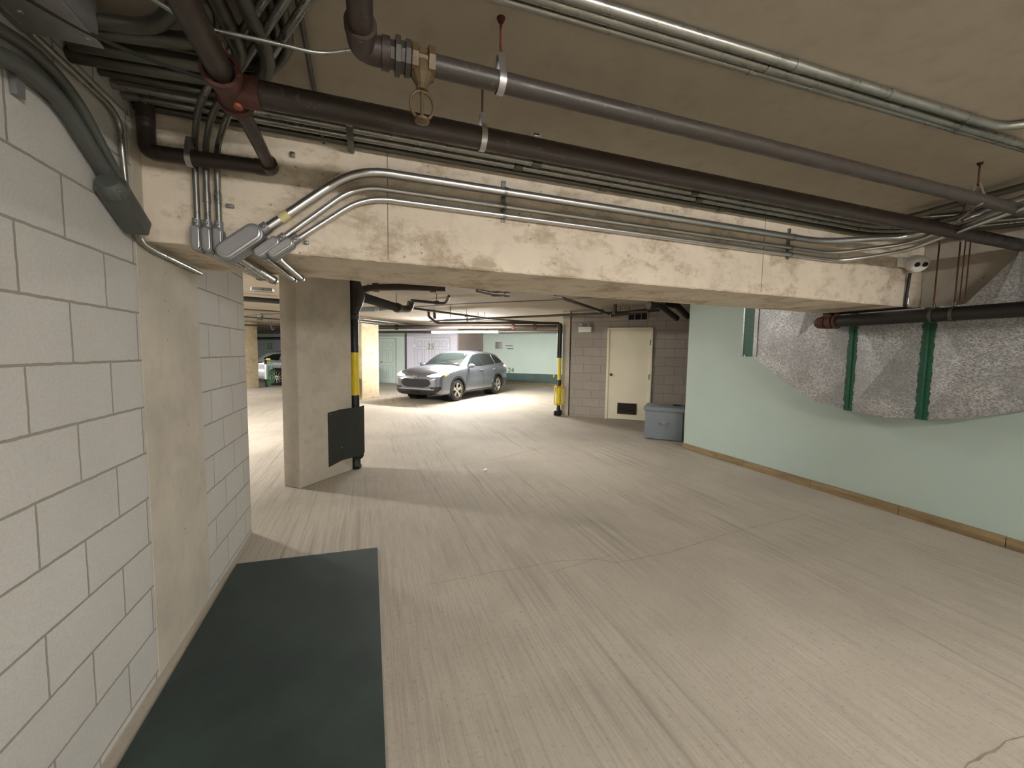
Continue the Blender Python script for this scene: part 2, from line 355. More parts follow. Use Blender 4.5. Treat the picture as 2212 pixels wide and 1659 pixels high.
# ------------------------------------------------------------------ near pipes
def ring(mb, c, d, r, wd, th=.004, seg=20):
    c = Vector(c); d = Vector(d).normalized()
    return mb.lathe(c-d*wd/2, d, [(0, r), (0, r+th), (wd, r+th), (wd, r)], seg, closed=True)
def pipe_thing(name, label, cat, pts, r, mat, group=None, fil=0, seg=16, n=7):
    t_ = thing(name, label, cat, pts[0], group); part('pipe' if 'conduit' not in name else 'tubing', MB().tube(pts, r, seg, fil, n=n), mat, t_, 60); return t_
def hanger(parent, c, r, wd=.022, rod=True, d=(1, 0, 0)):
    """pear shaped strap round a pipe, hung from a rod"""
    c = Vector(c); d = Vector(d).normalized(); s = Vector((-d.y, d.x, 0)); mb = MB(); n = 22; vs = []; R = r+.003
    for i in range(n+1):
        t = -math.pi*1.25+math.pi*1.5*i/n if False else math.radians(145)+math.radians(250)*i/n
        vs.append(c+s*(math.cos(t)*R)+Vector((0, 0, math.sin(t)*R)))
    top = c+Vector((0, 0, R+.05))
    P = [top-s*.008]+vs+[top+s*.008]
    for a, b in zip(P, P[1:]):
        q = (b-a); e = q.normalized(); nn = d.cross(e)
        mb.box((a+b)/2, (q.length+.002, wd, .003), e, d, nn)
    h = part('hanger_strap', mb, M['strap'], parent)
    if rod: part('hanger_rod', MB().tube([top-Vector((0, 0, .012)), Vector((c.x, c.y, ZC))], .0045, 8).lathe(Vector((c.x, c.y, ZC-.012)), (0, 0, 1), [(0, .009), (.012, .014)], 10), M['rust2'], parent)
    return h
M['rust2'] = rusty('rusted rod', (.25, .13, .09), (.45, .22, .13), .7, .7)

# P1: sprinkler line with elbow, union and test valve
y1, z1, r1 = 1.275, 2.36, .030
xe = spot(780, 105, 'Z', z1).x
t1 = thing('sprinkler_pipe', 'dark iron pipe with an elbow, gate valve and ring handle under the open ceiling', 'pipe', (0, y1, z1))
part('pipe', MB().tube([(xe+.20, y1, z1), (3.35, y1-.03, z1), (XR, y1-.05, z1)], r1, 20), M['iron'], t1)
part('branch', MB().tube([(xe, y1-.07, z1), (xe-.02, -.6, z1)], .032, 20), M['iron2'], t1)
part('elbow', MB().tube([(xe, y1-.085, z1), (xe, y1, z1), (xe+.075, y1, z1)], .037, 20, .06).lathe((xe, y1-.09, z1), (0, 1, 0), [(0, .041), (.025, .041)]).lathe((xe+.055, y1, z1), (1, 0, 0), [(0, .042), (.022, .042)]), M['iron2'], t1)
u_ = part('union', MB().lathe((xe+.078, y1, z1), (1, 0, 0), [(0, .03), (0, .036), (.012, .036), (.014, .05), (.028, .05), (.03, .04), (.04, .04), (.042, .047), (.056, .047), (.058, .032)], 8), M['iron'], t1, 20)
v_ = part('valve_body', MB().lathe((xe+.137, y1, z1), (1, 0, 0), [(0, .044), (.018, .044), (.02, .036), (.045, .036), (.047, .046), (.066, .046)], 8).lathe((xe+.168, y1, z1+.02), (0, 0, -1), [(0, .034), (.06, .034), (.085, .018), (.10, .018)], 12), M['brass'], t1, 20)
hx = Vector((xe+.168, y1-.0, z1-.085))
mb = MB(); n = 26
mb.tube([hx+Vector((math.sin(2*math.pi*k/n)*.034, 0, -.03-.005+math.cos(2*math.pi*k/n)*.040)) for k in range(n+1)], .0045, 8)
mb.tube([hx+Vector((0, 0, .02)), hx-Vector((0, 0, .075))], .005, 8).lathe(hx-Vector((0, 0, .07)), (0, 0, -1), [(0, .012), (.004, .022), (.012, .022), (.016, .01)], 14)
part('ring_handle', mb, M['brass'], v_)
hanger(t1, (.40, y1, z1), r1)
hanger(t1, (3.05, y1-.02, z1), r1)
# P2: main with the red tee, and P3 crossing under the beam edge
y2, z2, r2 = 1.60, 2.35, .041
t2 = thing('main_pipe', 'thick dark brown main pipe running the length of the bay from the red tee', 'pipe', (-.35, y2, z2))
xt = spot(510, 215, 'Z', z2).x
part('pipe', MB().tube([(xt+.06, y2, z2), (XR, y2-.02, z2)], r2, 22), M['iron2'], t2)
mb = MB().tube([(xt, y2-.085, z2), (xt, y2+.075, z2)], .047, 22).tube([(xt, y2, z2), (xt+.085, y2, z2)], .049, 22)
for yy in (-.085, .06): ring(mb, (xt, y2+yy, z2), (0, 1, 0), .044, .026, .011)
mb.box((xt, y2-.085, z2+.062), (.03, .03, .03), bev=.005).box((xt, y2+.06, z2+.062), (.03, .03, .03), bev=.005)
part('grooved_tee', mb, M['rust'], t2, 30)
part('end_cap', MB().tube([(xt+.02, y2, z2-.03), (xt+.02, y2, z2-.058)], .013, 10), M['orange'], t2)
part('cross_pipe', MB().tube([(xt, y2-.08, z2), (xt-.015, -.7, z2)], .036, 20), M['iron2'], t2)
part('cross_pipe', MB().tube([(xt, y2+.07, z2), (xt+.0, 2.165, z2-.012)], .026, 18), M['iron2'], t2)
part('elbow', MB().tube([(xt, 2.12, z2-.01), (xt, 2.18, z2-.012), (xt-.06, 2.18, z2-.012)], .035, 18, .04), M['iron2'], t2)
part('branch_pipe', MB().tube([(xt-.05, 2.18, z2-.012), (-.80, 2.18, z2-.018), (-.868, 2.18, z2-.018), (-.868, 2.18, ZC)], .032, 18, .06), M['iron2'], t2)
hanger(t2, (-.72, 2.18, z2-.018), .032, rod=False)
hanger(t2, (.43, y2, z2), r2)
hanger(t2, (3.75, y2, z2), r2)
# spare strap on the ceiling
q = spot(1158, 300, 'Z', ZC-.02)
solo('ceiling_clip', MB().box(q+Vector((0, 0, .008)), (.03, .03, .003)).box(q+Vector((.015, 0, .01)), (.003, .03, .03)).box(q+Vector((0, .0, .02)), (.05, .03, .003)), M['strap'], 'small empty zinc clip on the ceiling above the main pipe', 'clip')

# conduits strapped under the ceiling, side by side along the beam
GRP = 'conduits side by side under the ceiling along the beam'
zb = ZC-.022
la = ['lowest ceiling conduit, in the corner beside the beam face', 'second ceiling conduit out from the beam face', 'third ceiling conduit out from the beam face',
      'fourth ceiling conduit out from the beam, half hidden over the brown main pipe', 'fifth ceiling conduit out from the beam, above the brown main pipe', 'ceiling conduit whose bend is the outermost at the upper left',
      'ceiling conduit whose bend is second outermost at the upper left']
zb = ZC-.022
la = ['lowest ceiling conduit, in the corner beside the beam face', 'second ceiling conduit out from the beam face', 'third ceiling conduit out from the beam face',
      'fourth ceiling conduit out from the beam, half hidden over the brown main pipe', 'fifth ceiling conduit out from the beam, above the brown main pipe', 'sixth ceiling conduit out from the beam, seen left of the red tee',
      'seventh ceiling conduit out from the beam, seen left of the red tee', 'outermost ceiling conduit of the row beside the beam, left of the red tee']
ysb = [spot(1085, 380, 'Z', zb).y, spot(1101, 367, 'Z', zb).y, spot(1120, 357.6, 'Z', zb).y]
print('conduit y', ysb)
ys8 = [2.215, 2.145, 2.075, 1.995, 1.925, 1.85, 1.775]
coup = [(1.36, 2.3), (.78, 2.03), (.86, 1.93), (2.2,), (2.42,), (-.7,), (-.75,)]
def T_(x, y, z): return spot(x, y, 'Z', z)
for i, y in enumerate(ys8):
    r = .0165
    xr = 3.9-.06*i
    pts_ = [(XL+.002, y, zb), (xr, y, zb), (xr+.45, y-.22-.05*i, zb), (XR-.16-.035*i, 1.5-.1*i, zb), (XR-.16-.035*i, -.5, zb)]
    if i >= 5: pts_ = [(XL+.002, y, zb), (-.42-.06*(i-5), y, zb)]+([T_(592, 150, zb), T_(628, 100, zb), T_(592, -60, zb)] if i == 5 else [T_(566, 150, zb), T_(604, 92, zb), T_(565, -60, zb)])
    t_ = pipe_thing('conduit', la[i], 'conduit', pts_, r, M['galvd'] if i > 2 or i == 0 else M['galv'], GRP, .35 if i < 5 else .07, 12)
    for x in coup[i]: part('coupling', ring(MB(), (x, y, zb), (1, 0, 0), r-.002, .05, .006), M['galvd'], t_)
    if i < 3: part('strap', MB().tube([(.0-.08, y, zb)]+[(-.075, y, zb)], r+.004, 12), M['galvd'], t_)
solo('strut_channel', MB().bb(-.085, -.055, 1.99, 2.245, zb-.033, zb-.0175, bev=.003), M['galvd'], 'short dark strut bar crossing under the ceiling conduits near the bends', 'bracket')
# three bright conduits on the beam face, ending in cast bodies
yf = 2.26
def stadium(mb, c, ax, s, n, L, wd, dp, rim=0.0):
    c = Vector(c); N_ = 10; out = []
    def loop(k, h):
        R = wd/2-k; pts = []
        for e in (1, -1):
            for j in range(N_+1):
                t = math.pi*j/N_; pts.append(c+ax*(e*(L/2-wd/2+math.sin(t)*R))+s*(e*math.cos(t)*R)+n*h)
        return pts
    prof = [(0, -dp/2), (0, dp/2-.006), (.002, dp/2-.002), (.006, dp/2)]
    if rim: prof += [(rim, dp/2), (rim+.003, dp/2-.003)]
    L_ = [loop(k, h) for k, h in prof]; m_ = len(L_[0]); vs = [p for l in L_ for p in l]
    fs = [(i*m_+k, i*m_+(k+1) % m_, (i+1)*m_+(k+1) % m_, (i+1)*m_+k) for i in range(len(L_)-1) for k in range(m_)]
    fs += [tuple(range(m_)), tuple((len(L_)-1)*m_+k for k in range(m_-1, -1, -1))]
    return mb.add(vs, fs)
def LB(body_c, axis, L, wd, dp, tail, tr, label, grp, conduit_pts, cr, fil, mat, coups=(), tape=False, taildir=None):
    """bright conduit, cast pull body with rounded cover, and the run back under the beam"""
    ax = Vector(axis).normalized(); c = Vector(body_c); s = Vector((0, 1, 0)).cross(ax).normalized()
    t_ = thing('conduit_with_pull_body', label, 'conduit', c, grp)
    part('tubing', MB().tube(conduit_pts, cr, 16, fil, n=10), mat, t_, 60)
    b_ = part('pull_body', stadium(MB(), c, ax, s, Vector((0, -1, 0)), L, wd, dp), M['cast'], t_, 35)
    part('cover', stadium(MB(), c-Vector((0, dp/2+.004, 0)), ax, s, Vector((0, -1, 0)), L*.93, wd*.86, .016, wd*.13), M['cover'], b_, 35)
    part('collar', ring(MB(), c+ax*(L/2+.012), ax, cr-.001, .035, .006).box(c+ax*(L/2+.014)-Vector((0, cr+.008, 0)), (.012, .012, .012), bev=.003), M['cast'], t_, 40)
    part('rear_tubing', MB().tube(tail, tr, 14, .05), M['galv'], t_, 60)
    part('rear_connector', ring(MB(), tail[0]+(tail[1]-tail[0]).normalized()*.02, tail[1]-tail[0], tr-.001, .03, .006).add([], []), M['galv'], t_)
    e = (tail[-1]-tail[-2]).normalized(); part('end_fitting', ring(MB(), tail[-1]-e*.02, e, tr-.002, .035, .007), M['galv'], t_)
    for x in coups: part('coupling', ring(MB(), x[0], x[1], cr-.002, .05, .004), mat, t_)
    if tape: part('label_band', ring(MB(), tape[0], tape[1], cr-.001, .045, .0016), M['tape'], t_)
    return t_
def F(x, y, off): return spot(x, y, 'Y', yf-off)
c1 = [F(560, 507, .05), F(702, 402, .035), F(745, 377, .035), F(1100, 415.5, .035), F(1587, 489, .035), F(1796, 519, .035), F(1900, 531, .04)]
def facepath(z0, z1, off, pts0, xend, zend):
    return pts0
k = .7
za = spot(1085, 414.6, 'Y', yf-.03).z; zb2 = spot(1085, 445, 'Y', yf-.03).z; zc2 = spot(1085, 465, 'Y', yf-.03).z
def diag(px0, py0, px1, py1, off): return F(px0, py0, off), F(px1, py1, off)
def face_run(px0, py0, zrun, off, k):
    """from the pull body up the 40 degree rise into the level run"""
    a = F(px0, py0, off); dx = 1.0; slope = k; x1 = a.x+(zrun-a.z)/slope
    return [a, Vector((x1, yf-off, zrun))]
def level(zrun, off, k2):
    a = spot(1815, 557, 'Y', yf-off)
    return [Vector((a.x-.12*k2, yf-off, zrun)), spot(1965, 540-14*k2, 'Z', zrun+.035), spot(2052, 506-12*k2, 'Z', zrun+.05), spot(2240, 438-10*k2, 'Z', zrun+.06)]
sl = .83
for (bx, by, L, wd, cr, zrun, off, kk, lab, ec, ty) in (
        ((523), 527, .225, .084, .0225, za, .036, 2, 'thick bright conduit bending up from the largest cast pull body on the beam', (590, 484), 0),
        ((579), 536, .138, .050, .0145, zb2, .030, 1, 'thin bright conduit between the two others on the beam face', (628, 502), 0),
        ((608), 538, .138, .050, .0145, zc2, .030, 0, 'lowest bright conduit on the beam face, right of the other pull bodies', (658, 507), 0)):
    c = F(bx, by, .045 if cr > .02 else .035); e = F(ec[0], ec[1], off); ax = (e-c); ax.y = 0; ax.normalize()
    sl_ = ax.z/ax.x
    run = [c+ax*(L/2+.005)]; run[0].y = yf-off
    x1 = run[0].x+(zrun-run[0].z)/sl_
    pts = run+[Vector((x1, yf-off, zrun))]+level(zrun, off, kk)
    under = 1.98-cr-.012
    ta = c-ax*(L*.22)+Vector((0, .02, 0)); ta.z = min(ta.z, under)
    tb = [spot(592, 606, 'Z', under), spot(645, 606, 'Z', under-.002), spot(652, 603, 'Z', under)][2-kk]
    if kk == 1: tb = spot(636, 606, 'Z', under)
    tl = [ta, Vector((ta.x+.02, 2.4, under)), tb]
    tl = [ta, tb]
    cps = [((x, yf-off, zrun), (1, 0, 0)) for x in (2.62, )]
    tp = (run[0]+ax*.11, ax) if cr > .02 else False
    LB(c, ax, L, wd, wd*1.1, tl, cr*.95, lab, 'bright conduits on the beam face', pts, cr, .16 if cr > .02 else .13, M['bright'], cps, tp)
for i, (x, zr) in enumerate(((.735, (2.27, 2.5)), (3.02, (2.27, 2.5)))):
    mb = MB().bb(x-.012, x+.012, yf-.012, yf-.0005, zc2-.03, za+.07)
    for zz, r in ((za, .0225), (zb2, .0145), (zc2, .0145)): ring(mb, (x, yf-(.036 if r > .02 else .030), zz), (1, 0, 0), r-.001, .018, .004)
    solo('conduit_strap_bracket', mb, M['galv'], ['bracket clamping the three bright conduits near the bends', 'bracket clamping the three bright conduits toward the camera dome end'][i], 'bracket', 'brackets on the beam face')
# three vertical conduits with cast bodies
for i, (px_, top) in enumerate(((430, 0), (453, 1), (475, 2))):
    c = F((427, 450, 474)[i], (516, 519, 521)[i], .035); cr = .0125; L = .115
    xx = c.x; zt = 2.37
    pts = [Vector((xx, yf-.03, c.z+L/2)), Vector((xx, yf-.03, zt+.03)), Vector((xx+.07+.01*i, 2.06, zb-.05)), Vector((xx+.20+.02*i, 1.80, zb-.05)), Vector((xx+.55, 1.2, zb-.05)), Vector((xx+.56, -.4, zb-.05))]
    ta = c+Vector((0.01, .02, -L*.3)); ta.z = 1.98-cr-.008; tb = spot([563, 574, 583][i], 602, 'Z', 1.98-cr-.008)
    LB(c, (0, 0, 1), L, .041, .045, [ta, tb], cr, ['leftmost of the three upright conduits with cast pull bodies on the beam', 'middle of the three upright conduits with cast pull bodies on the beam', 'rightmost of the three upright conduits with cast pull bodies on the beam'][i],
       'upright conduits on the beam', pts, cr, .07, M['galv'], [((xx, yf-.03, 2.19), (0, 0, 1))] if i else ())
solo('beam_anchor', MB().box(F(497, 445, .012), (.03, .02, .016), bev=.004), M['cast'], 'small grey anchor clip on the beam beside the upright conduits', 'clip')
solo('beam_anchor', MB().box(F(662, 524, .012), (.022, .02, .016), bev=.004), M['galv'], 'small bright anchor clip below the lowest bright conduit body', 'clip')
q = F(632, 334, .012)
solo('beam_anchor', MB().box(q, (.022, .02, .022), bev=.004), M['galv'], 'small anchor clip on the beam above the thick bright conduit bend', 'clip')

# left wall conduits
def W(x, y, off=.03): return spot(x, y, 'X', XL+off)
t_ = thing('painted_conduit', 'thick grey green conduit sweeping down the left block wall to a pull body', 'conduit', W(240, 400))
part('tubing', MB().tube([W(-200, 20, .035), W(60, 150, .035), W(130, 215, .035), W(245, 400, .035)], .024, 16, .3, n=10), M['greenpipe'], t_, 60)
part('tubing', MB().tube([W(-200, -60, .04), W(75, 110, .04), W(160, 205, .04), W(262, 396, .04)], .018, 16, .3, n=10), M['greenpipe'], t_, 60)
a_ = W(235, 395, .05); b_ = W(300, 495, .05); ax = (b_-a_); L = ax.length; ax.normalize()
ex = Vector((1, 0, 0)); ey = ax.cross(ex).normalized()
part('pull_body', MB().box((a_+b_)/2, (.08, .07, L*1.0), ex, ey, ax, bev=.008), M['greenpipe'], t_, 40)
part('collar', MB().lathe(a_-ax*.012, ax, [(0, .034), (.02, .046), (.05, .046)], 14), M['greenpipe'], t_, 40)
part('outlet_tubing', MB().tube([b_-ax*.03, W(300, 520, .022), W(332, 541, .022), W(432, 590, .022)], .0125, 12, .06), M['galv'], t_, 60)
part('strap', MB().box(W(38, 188, .012), (.014, .03, .05)), M['cast'], t_)
t_ = thing('wall_conduit', 'thin conduit following the ceiling corner and dropping down the left block wall', 'conduit', W(268, 400))
part('tubing', MB().tube([W(-250, -230, .02), W(0, 10, .02), W(232, 222, .02), W(258, 262, .02), W(272, 400, .02)], .0105, 12, .12, n=8), M['galv'], t_, 60)
solo('conduit_screw', MB().lathe(W(381, 572, .0), (1, 0, 0), [(0, .006), (.012, .006), (.012, .010), (.018, .010)], 10), M['bright'], 'bright screw in the concrete post under the thin conduit', 'screw')

# junction box and nested bends, upper left
def T(x, y, z): return spot(x, y, 'Z', z)
q0 = T(70, 10, 2.42); q1 = T(200, 85, 2.42)
cx_, cy_ = (q0.x+q1.x)/2, (q0.y+q1.y)/2
t_ = thing('junction_box', 'large grey steel junction box in the upper left ceiling corner', 'junction box', (cx_-.03, cy_, 2.44))
part('box', MB().bb(XL+.006, -.745, 1.22, 1.615, 2.41, ZC-.002, bev=.006), M['cast'], t_)
part('cover', MB().bb(XL+.004, -.738, 1.21, 1.625, 2.402, 2.411, bev=.003), M['cast'], t_)
part('screw', MB().lathe((-.76, 1.59, 2.402), (0, 0, -1), [(0, .007), (.004, .006)], 10), M['bright'], t_)
part('screw', MB().lathe((-.87, 1.53, 2.402), (0, 0, -1), [(0, .007), (.004, .006)], 10), M['bright'], t_)
GB = 'large conduits bending away at the upper left'
nest = [('third nested conduit bend, thick, turning left behind the rusty cross pipe', [T(500, -60, 2.475), T(585, 130, 2.475), T(560, 185, 2.475), T(330, 150, 2.475), T(150, 118, 2.475)], .024, .10),
        ('fourth nested conduit bend, thick, turning left inside the third', [T(440, -60, 2.475), T(522, 115, 2.475), T(500, 150, 2.475), T(330, 122, 2.475), T(150, 90, 2.475)], .024, .10),
        ('innermost thick conduit bend at the upper left beside the junction box', [T(380, -120, 2.475), T(450, 40, 2.475), T(430, 92, 2.475), T(300, 78, 2.475), T(190, 60, 2.475)], .024, .12),
        ('thick conduit along the top left edge above the nested bends', [T(700, -160, 2.48), T(420, -20, 2.48), T(330, 62, 2.48), T(205, 45, 2.48)], .022, .25)]
for lb, pts, r, fl in nest:
    t_ = pipe_thing('bent_conduit', lb, 'conduit', pts, r, M['galvd'], GB, fl, 14, 10)
    d = (pts[1]-pts[0]).normalized(); part('coupling', ring(MB(), pts[0]+(pts[1]-pts[0])*.72, d, r-.002, .045, .006), M['galvd'], t_)
solo('loose_cable', MB().tube([T(-40, -60, 2.40), T(210, 85, 2.405), T(420, 165, 2.41), T(560, 205, 2.45)], .006, 8, .1), M['rubber'], 'black cable sagging from the junction box under the ceiling conduits', 'cable')
solo('signal_cable', MB().tube([T(300, -20, 2.43), T(430, 60, 2.43), T(560, 85, 2.44), T(690, 117, 2.45), T(750, 110, 2.50), T(800, 100, 2.545)], .0065, 10, .08), M['galv'], 'pale thin cable sagging from the nested bends to the pipe elbow', 'cable')
solo('thin_rod_conduit', MB().tube([T(632, -60, 2.53), T(683, 218, 2.53), T(720, 420, 2.53)], .0085, 8), M['iron'], 'thin brown tube running on the ceiling from the top edge to the main pipe', 'conduit')

# conduits at the upper right
GR = 'conduits strapped to the open ceiling'
for lb, p0_, p1_, r, endp in (('uppermost of the three ceiling conduits at the top right, ending in a bend', (1252, 0), (2154, 274), .0165, (2260, 262)),
                             ('middle of the three ceiling conduits at the top right', (1176, 0), (2212, 314.6), .0165, None),
                             ('lowest and thinnest of the three ceiling conduits at the top right', (1100, 3), (2212, 323), .0125, None)):
    z = ZC-r-.004; a = T(*p0_, z); b = T(*p1_, z); d = (b-a).normalized()
    pts = [a-d*1.6, b+(d*3.0 if endp is None else d*.02)]
    if endp: pts += [T(*endp, z), T(2400, 200, z)]
    t_ = pipe_thing('overhead_conduit', lb, 'conduit', pts, r, M['galv'], GR, .12, 14)
    for f in (.42, .66, .9) if endp else (.35, .8): part('coupling', ring(MB(), a+(b-a)*f, d, r-.002, .04, .004), M['galv'], t_)
# right end: extra crossing conduits, camera and drops
t_ = thing('dome_camera', 'white turret security camera on the beam face at the right end', 'camera', F(1965, 570, 0))
q = F(1945, 568, .0)
part('base_plate', MB().box(q+Vector((.06, -.022, .0)), (.26, .044, .088), bev=.018), M['white'], t_)
hd = Vector((-.42, -.82, -.38)).normalized(); hc = F(1976, 568, .075)
part('housing', MB().ball(hc, .074, .074, .066), M['white'], t_)
fc = part('face_plate', MB().lathe(hc+hd*.045, hd, [(0, .070), (.020, .066), (.028, .056)], 28), M['white'], t_)
sx = hd.cross(Vector((0, 0, 1))).normalized()
for k in (-1, 1): part('lens', MB().lathe(hc+hd*.073+sx*(.030*k), hd, [(0, .021), (.005, .019)], 18), M['black'], fc)
x0 = F(1958, 600, .02)
solo('flexible_conduit', MB().tube([F(1966, 590, .03), F(1958, 640, .02), F(1956, 664, .02), spot(1952, 668, 'Y', 2.36)], .011, 10, .03).add([], []), M['black'], 'black flexible cable dropping from the dome camera over the beam edge', 'cable')
solo('drop_conduit', MB().tube([F(1963, 600, .012), F(1960, 655, .012)], .0055, 8).lathe(F(1961, 645, .014), (0, 0, -1), [(0, .011), (.05, .011)], 10), M['bright'], 'short bright tube beside the camera cable on the beam face', 'conduit')
# black drain pipe with red grooved coupling
P0 = spot(1800, 691, 'X', 4.2); P1 = spot(2212, 671, 'X', 4.2); dd = (P1-P0).normalized(); zp = (P0.z+P1.z)/2-.005
Pa = Vector((4.2, P0.y, zp)); Pb = Vector((4.2, -3, zp+.01))
t_ = thing('drain_pipe', 'black drain pipe with a red coupling passing under the right end of the beam', 'pipe', Pa)
part('pipe', MB().tube([Pa, Pb], .054, 24), M['black'], t_)
mb = ring(ring(MB(), Pa+Vector((0, .02, 0)), (0, 1, 0), .05, .05, .016), Pa+Vector((0, -.03, 0)), (0, 1, 0), .05, .015, .022)
mb.box(Pa+Vector((-.05, .02, .055)), (.05, .03, .03), bev=.005).tube([Pa+Vector((-.09, .02, .055)), Pa+Vector((.0, .02, .055))], .006, 8)
part('grooved_coupling', mb, M['rust'], t_, 30)
part('elbow', MB().tube([Pa+Vector((0, -.01, 0)), Pa+Vector((0, .11, 0)), Pa+Vector((.06, .16, 0)), Pa+Vector((.22, .16, 0))], .055, 20, .08).tube([Pa+Vector((0, .06, .0)), Pa+Vector((0, .09, 0))], .062, 20), M['rust2'], t_)
for (px_, py_) in ((2018, 648), (2062, 655)):
    s_ = spot(px_, py_, 'X', 4.2); mb = ring(MB(), (4.2, s_.y, zp), (0, 1, 0), .053, .02, .005)
    part('ring_hanger', mb.box((4.2, s_.y, zp+.075), (.02, .02, .04), bev=.004), M['galvd'], t_)
    part('hanger_rod', MB().tube([(4.2, s_.y, zp+.09), (4.2, s_.y, ZC)], .0055, 8), M['rust2'], t_)
for k, (px_, py_) in enumerate(((2078, 600), (2088, 610))):
    s_ = spot(px_, py_, 'X', 4.35); solo('threaded_rod', MB().tube([(4.35, s_.y, 1.97), (4.35, s_.y, ZC)], .004, 6), M['rust2'], ['rusty threaded rod nearer the camera dome, over the black drain pipe', 'rusty threaded rod nearer the duct edge, over the black drain pipe'][k], 'rod', 'rusty rods at the right end')
# far-right upper conduits running toward the viewer
for k, (a, b, r, lb) in enumerate((((1960, 470), (2330, 370), .02, 'thick dark conduit rising right past the end of the sprinkler pipe'), ((2030, 478), (2330, 398), .014, 'thin dark conduit below the thick one at the upper right corner'),
                                   ((2010, 520), (2120, 440), .012, 'short bright conduit crossing between the two dark pipes at the right'))):
    z = (2.50, 2.48, 2.45)[k]; solo('crossing_conduit', MB().tube([T(*a, z), T(*b, z)], r, 12), M['galvd'] if k < 2 else M['galv'], lb, 'conduit')

# duct on the mint wall
XD = 4.50
def D(x, y): return spot(x, y, 'X', XD)
low = [D(1632, 775), D(1660, 797), D(1700, 832), D(1760, 866), D(1830, 886), D(1910, 902), D(1990, 906), D(2060, 905), D(2120, 900), D(2212, 885), D(2290, 862), D(2400, 810)]
top = [Vector((XD, .9, 2.45)), Vector((XD, D(2200, 560).y, 2.30)), Vector((XD, D(2075, 655).y, 1.955)), Vector((XD, 2.98, 1.955)), Vector((XD, 3.0, 2.40)), Vector((XD, D(1632, 700).y, 2.40))]
for i in range(len(low)-1, 0, -1):
    pass
t_ = thing('air_duct', 'large galvanised sheet metal duct with green sealed seams on the mint wall', 'air duct', (XD, 2.2, 1.0))
def lowz(y):
    P = sorted([(p.y, p.z) for p in low])
    if y <= P[0][0]: return P[0][1]+(P[0][0]-y)*.6
    for (a, za_), (b, zb_) in zip(P, P[1:]):
        if y <= b: return za_+(zb_-za_)*(y-a)/(b-a)
    return P[-1][1]
def topz(y):
    if y < D(2200, 590).y: return 2.35
    if y < 1.86: return 1.955+(2.30-1.955)*(1.86-y)/(1.86-D(2200, 590).y)
    if y < 2.97: return 1.955
    return 2.40
yA = D(1632, 775).y
seams = [D(1838, 800).y, D(2000, 800).y, D(2180, 800).y]
bounds = [yA]+seams+[.95]
for i in range(len(bounds)-1):
    ya, yb = bounds[i], bounds[i+1]; n = 14; mb = MB(); ysn = [ya+(yb-ya)*k/n for k in range(n+1)]
    outl = [Vector((XD, y, lowz(y))) for y in ysn]+[Vector((XD, y, topz(y))) for y in reversed(ysn)]
    mb.prism([p+Vector((.012, 0, 0)) for p in outl], (XR-XD-.013, 0, 0))
    cy2 = (ya+yb)/2; cc = Vector((XD-.038, cy2, (lowz(cy2)+topz(cy2))/2-.05)); m_ = len(outl)
    vs = [p for p in outl]+[p+Vector((.012, 0, 0)) for p in outl]+[cc]
    mb.add(vs, [(k, (k+1) % m_, 2*m_) for k in range(m_)]+[(k, (k+1) % m_, m_+(k+1) % m_, m_+k) for k in range(m_)])
    part('duct_panel', mb, M['duct'], t_, 6)
def seam(y, wd, z0, z1, name='sealed_seam', seed=1):
    rnd = random.Random(seed); n = 46; L = []; R = []
    for k in range(n+1):
        z = z0+(z1-z0)*k/n; L.append(Vector((XD-.009, y+wd/2+rnd.uniform(-.006, .009), z))); R.append(Vector((XD-.009, y-wd/2-rnd.uniform(-.006, .009), z)))
    mb = MB(); vs = L+R+[p+Vector((.02, 0, 0)) for p in L+R]; m_ = n+1; fs = []
    for k in range(n):
        fs += [(k, k+1, m_+k+1, m_+k), (k, 2*m_+k, 2*m_+k+1, k+1), (m_+k, m_+k+1, 3*m_+k+1, 3*m_+k)]
    mb.add(vs, fs); s_ = part(name, mb, M['seal'], t_, None)
    part('standing_rib', MB().bb(XD-.022, XD-.004, y-.006, y+.006, z0, z1, bev=.003), M['seal'], s_)
for i, y in enumerate(seams[:2]): seam(y, (.072, .085)[i], lowz(y)-.002, topz(y), seed=i+3)
# far flange: pale rim, green strip, clean strip
yf0 = D(1602, 770).y; zl = D(1602, 770).z
part('end_flange', MB().bb(XD-.004, XR, yf0-.018, yf0, zl, 2.40), M['galv'], t_)
part('rim_strip', MB().bb(XD-.012, XD+.02, yA-.015, yA+.035, zl-.005, 2.40), M['duct'], t_)
mb = MB().bb(XD, XR, yA+.02, yf0-.016, zl, 2.40); part('neck', mb, M['seal'], t_)
part('bolt', MB().lathe((XD-.002, yf0-.05, zl+.012), (-1, 0, 0), [(0, .012), (.01, .012)], 8), M['strap'], t_)

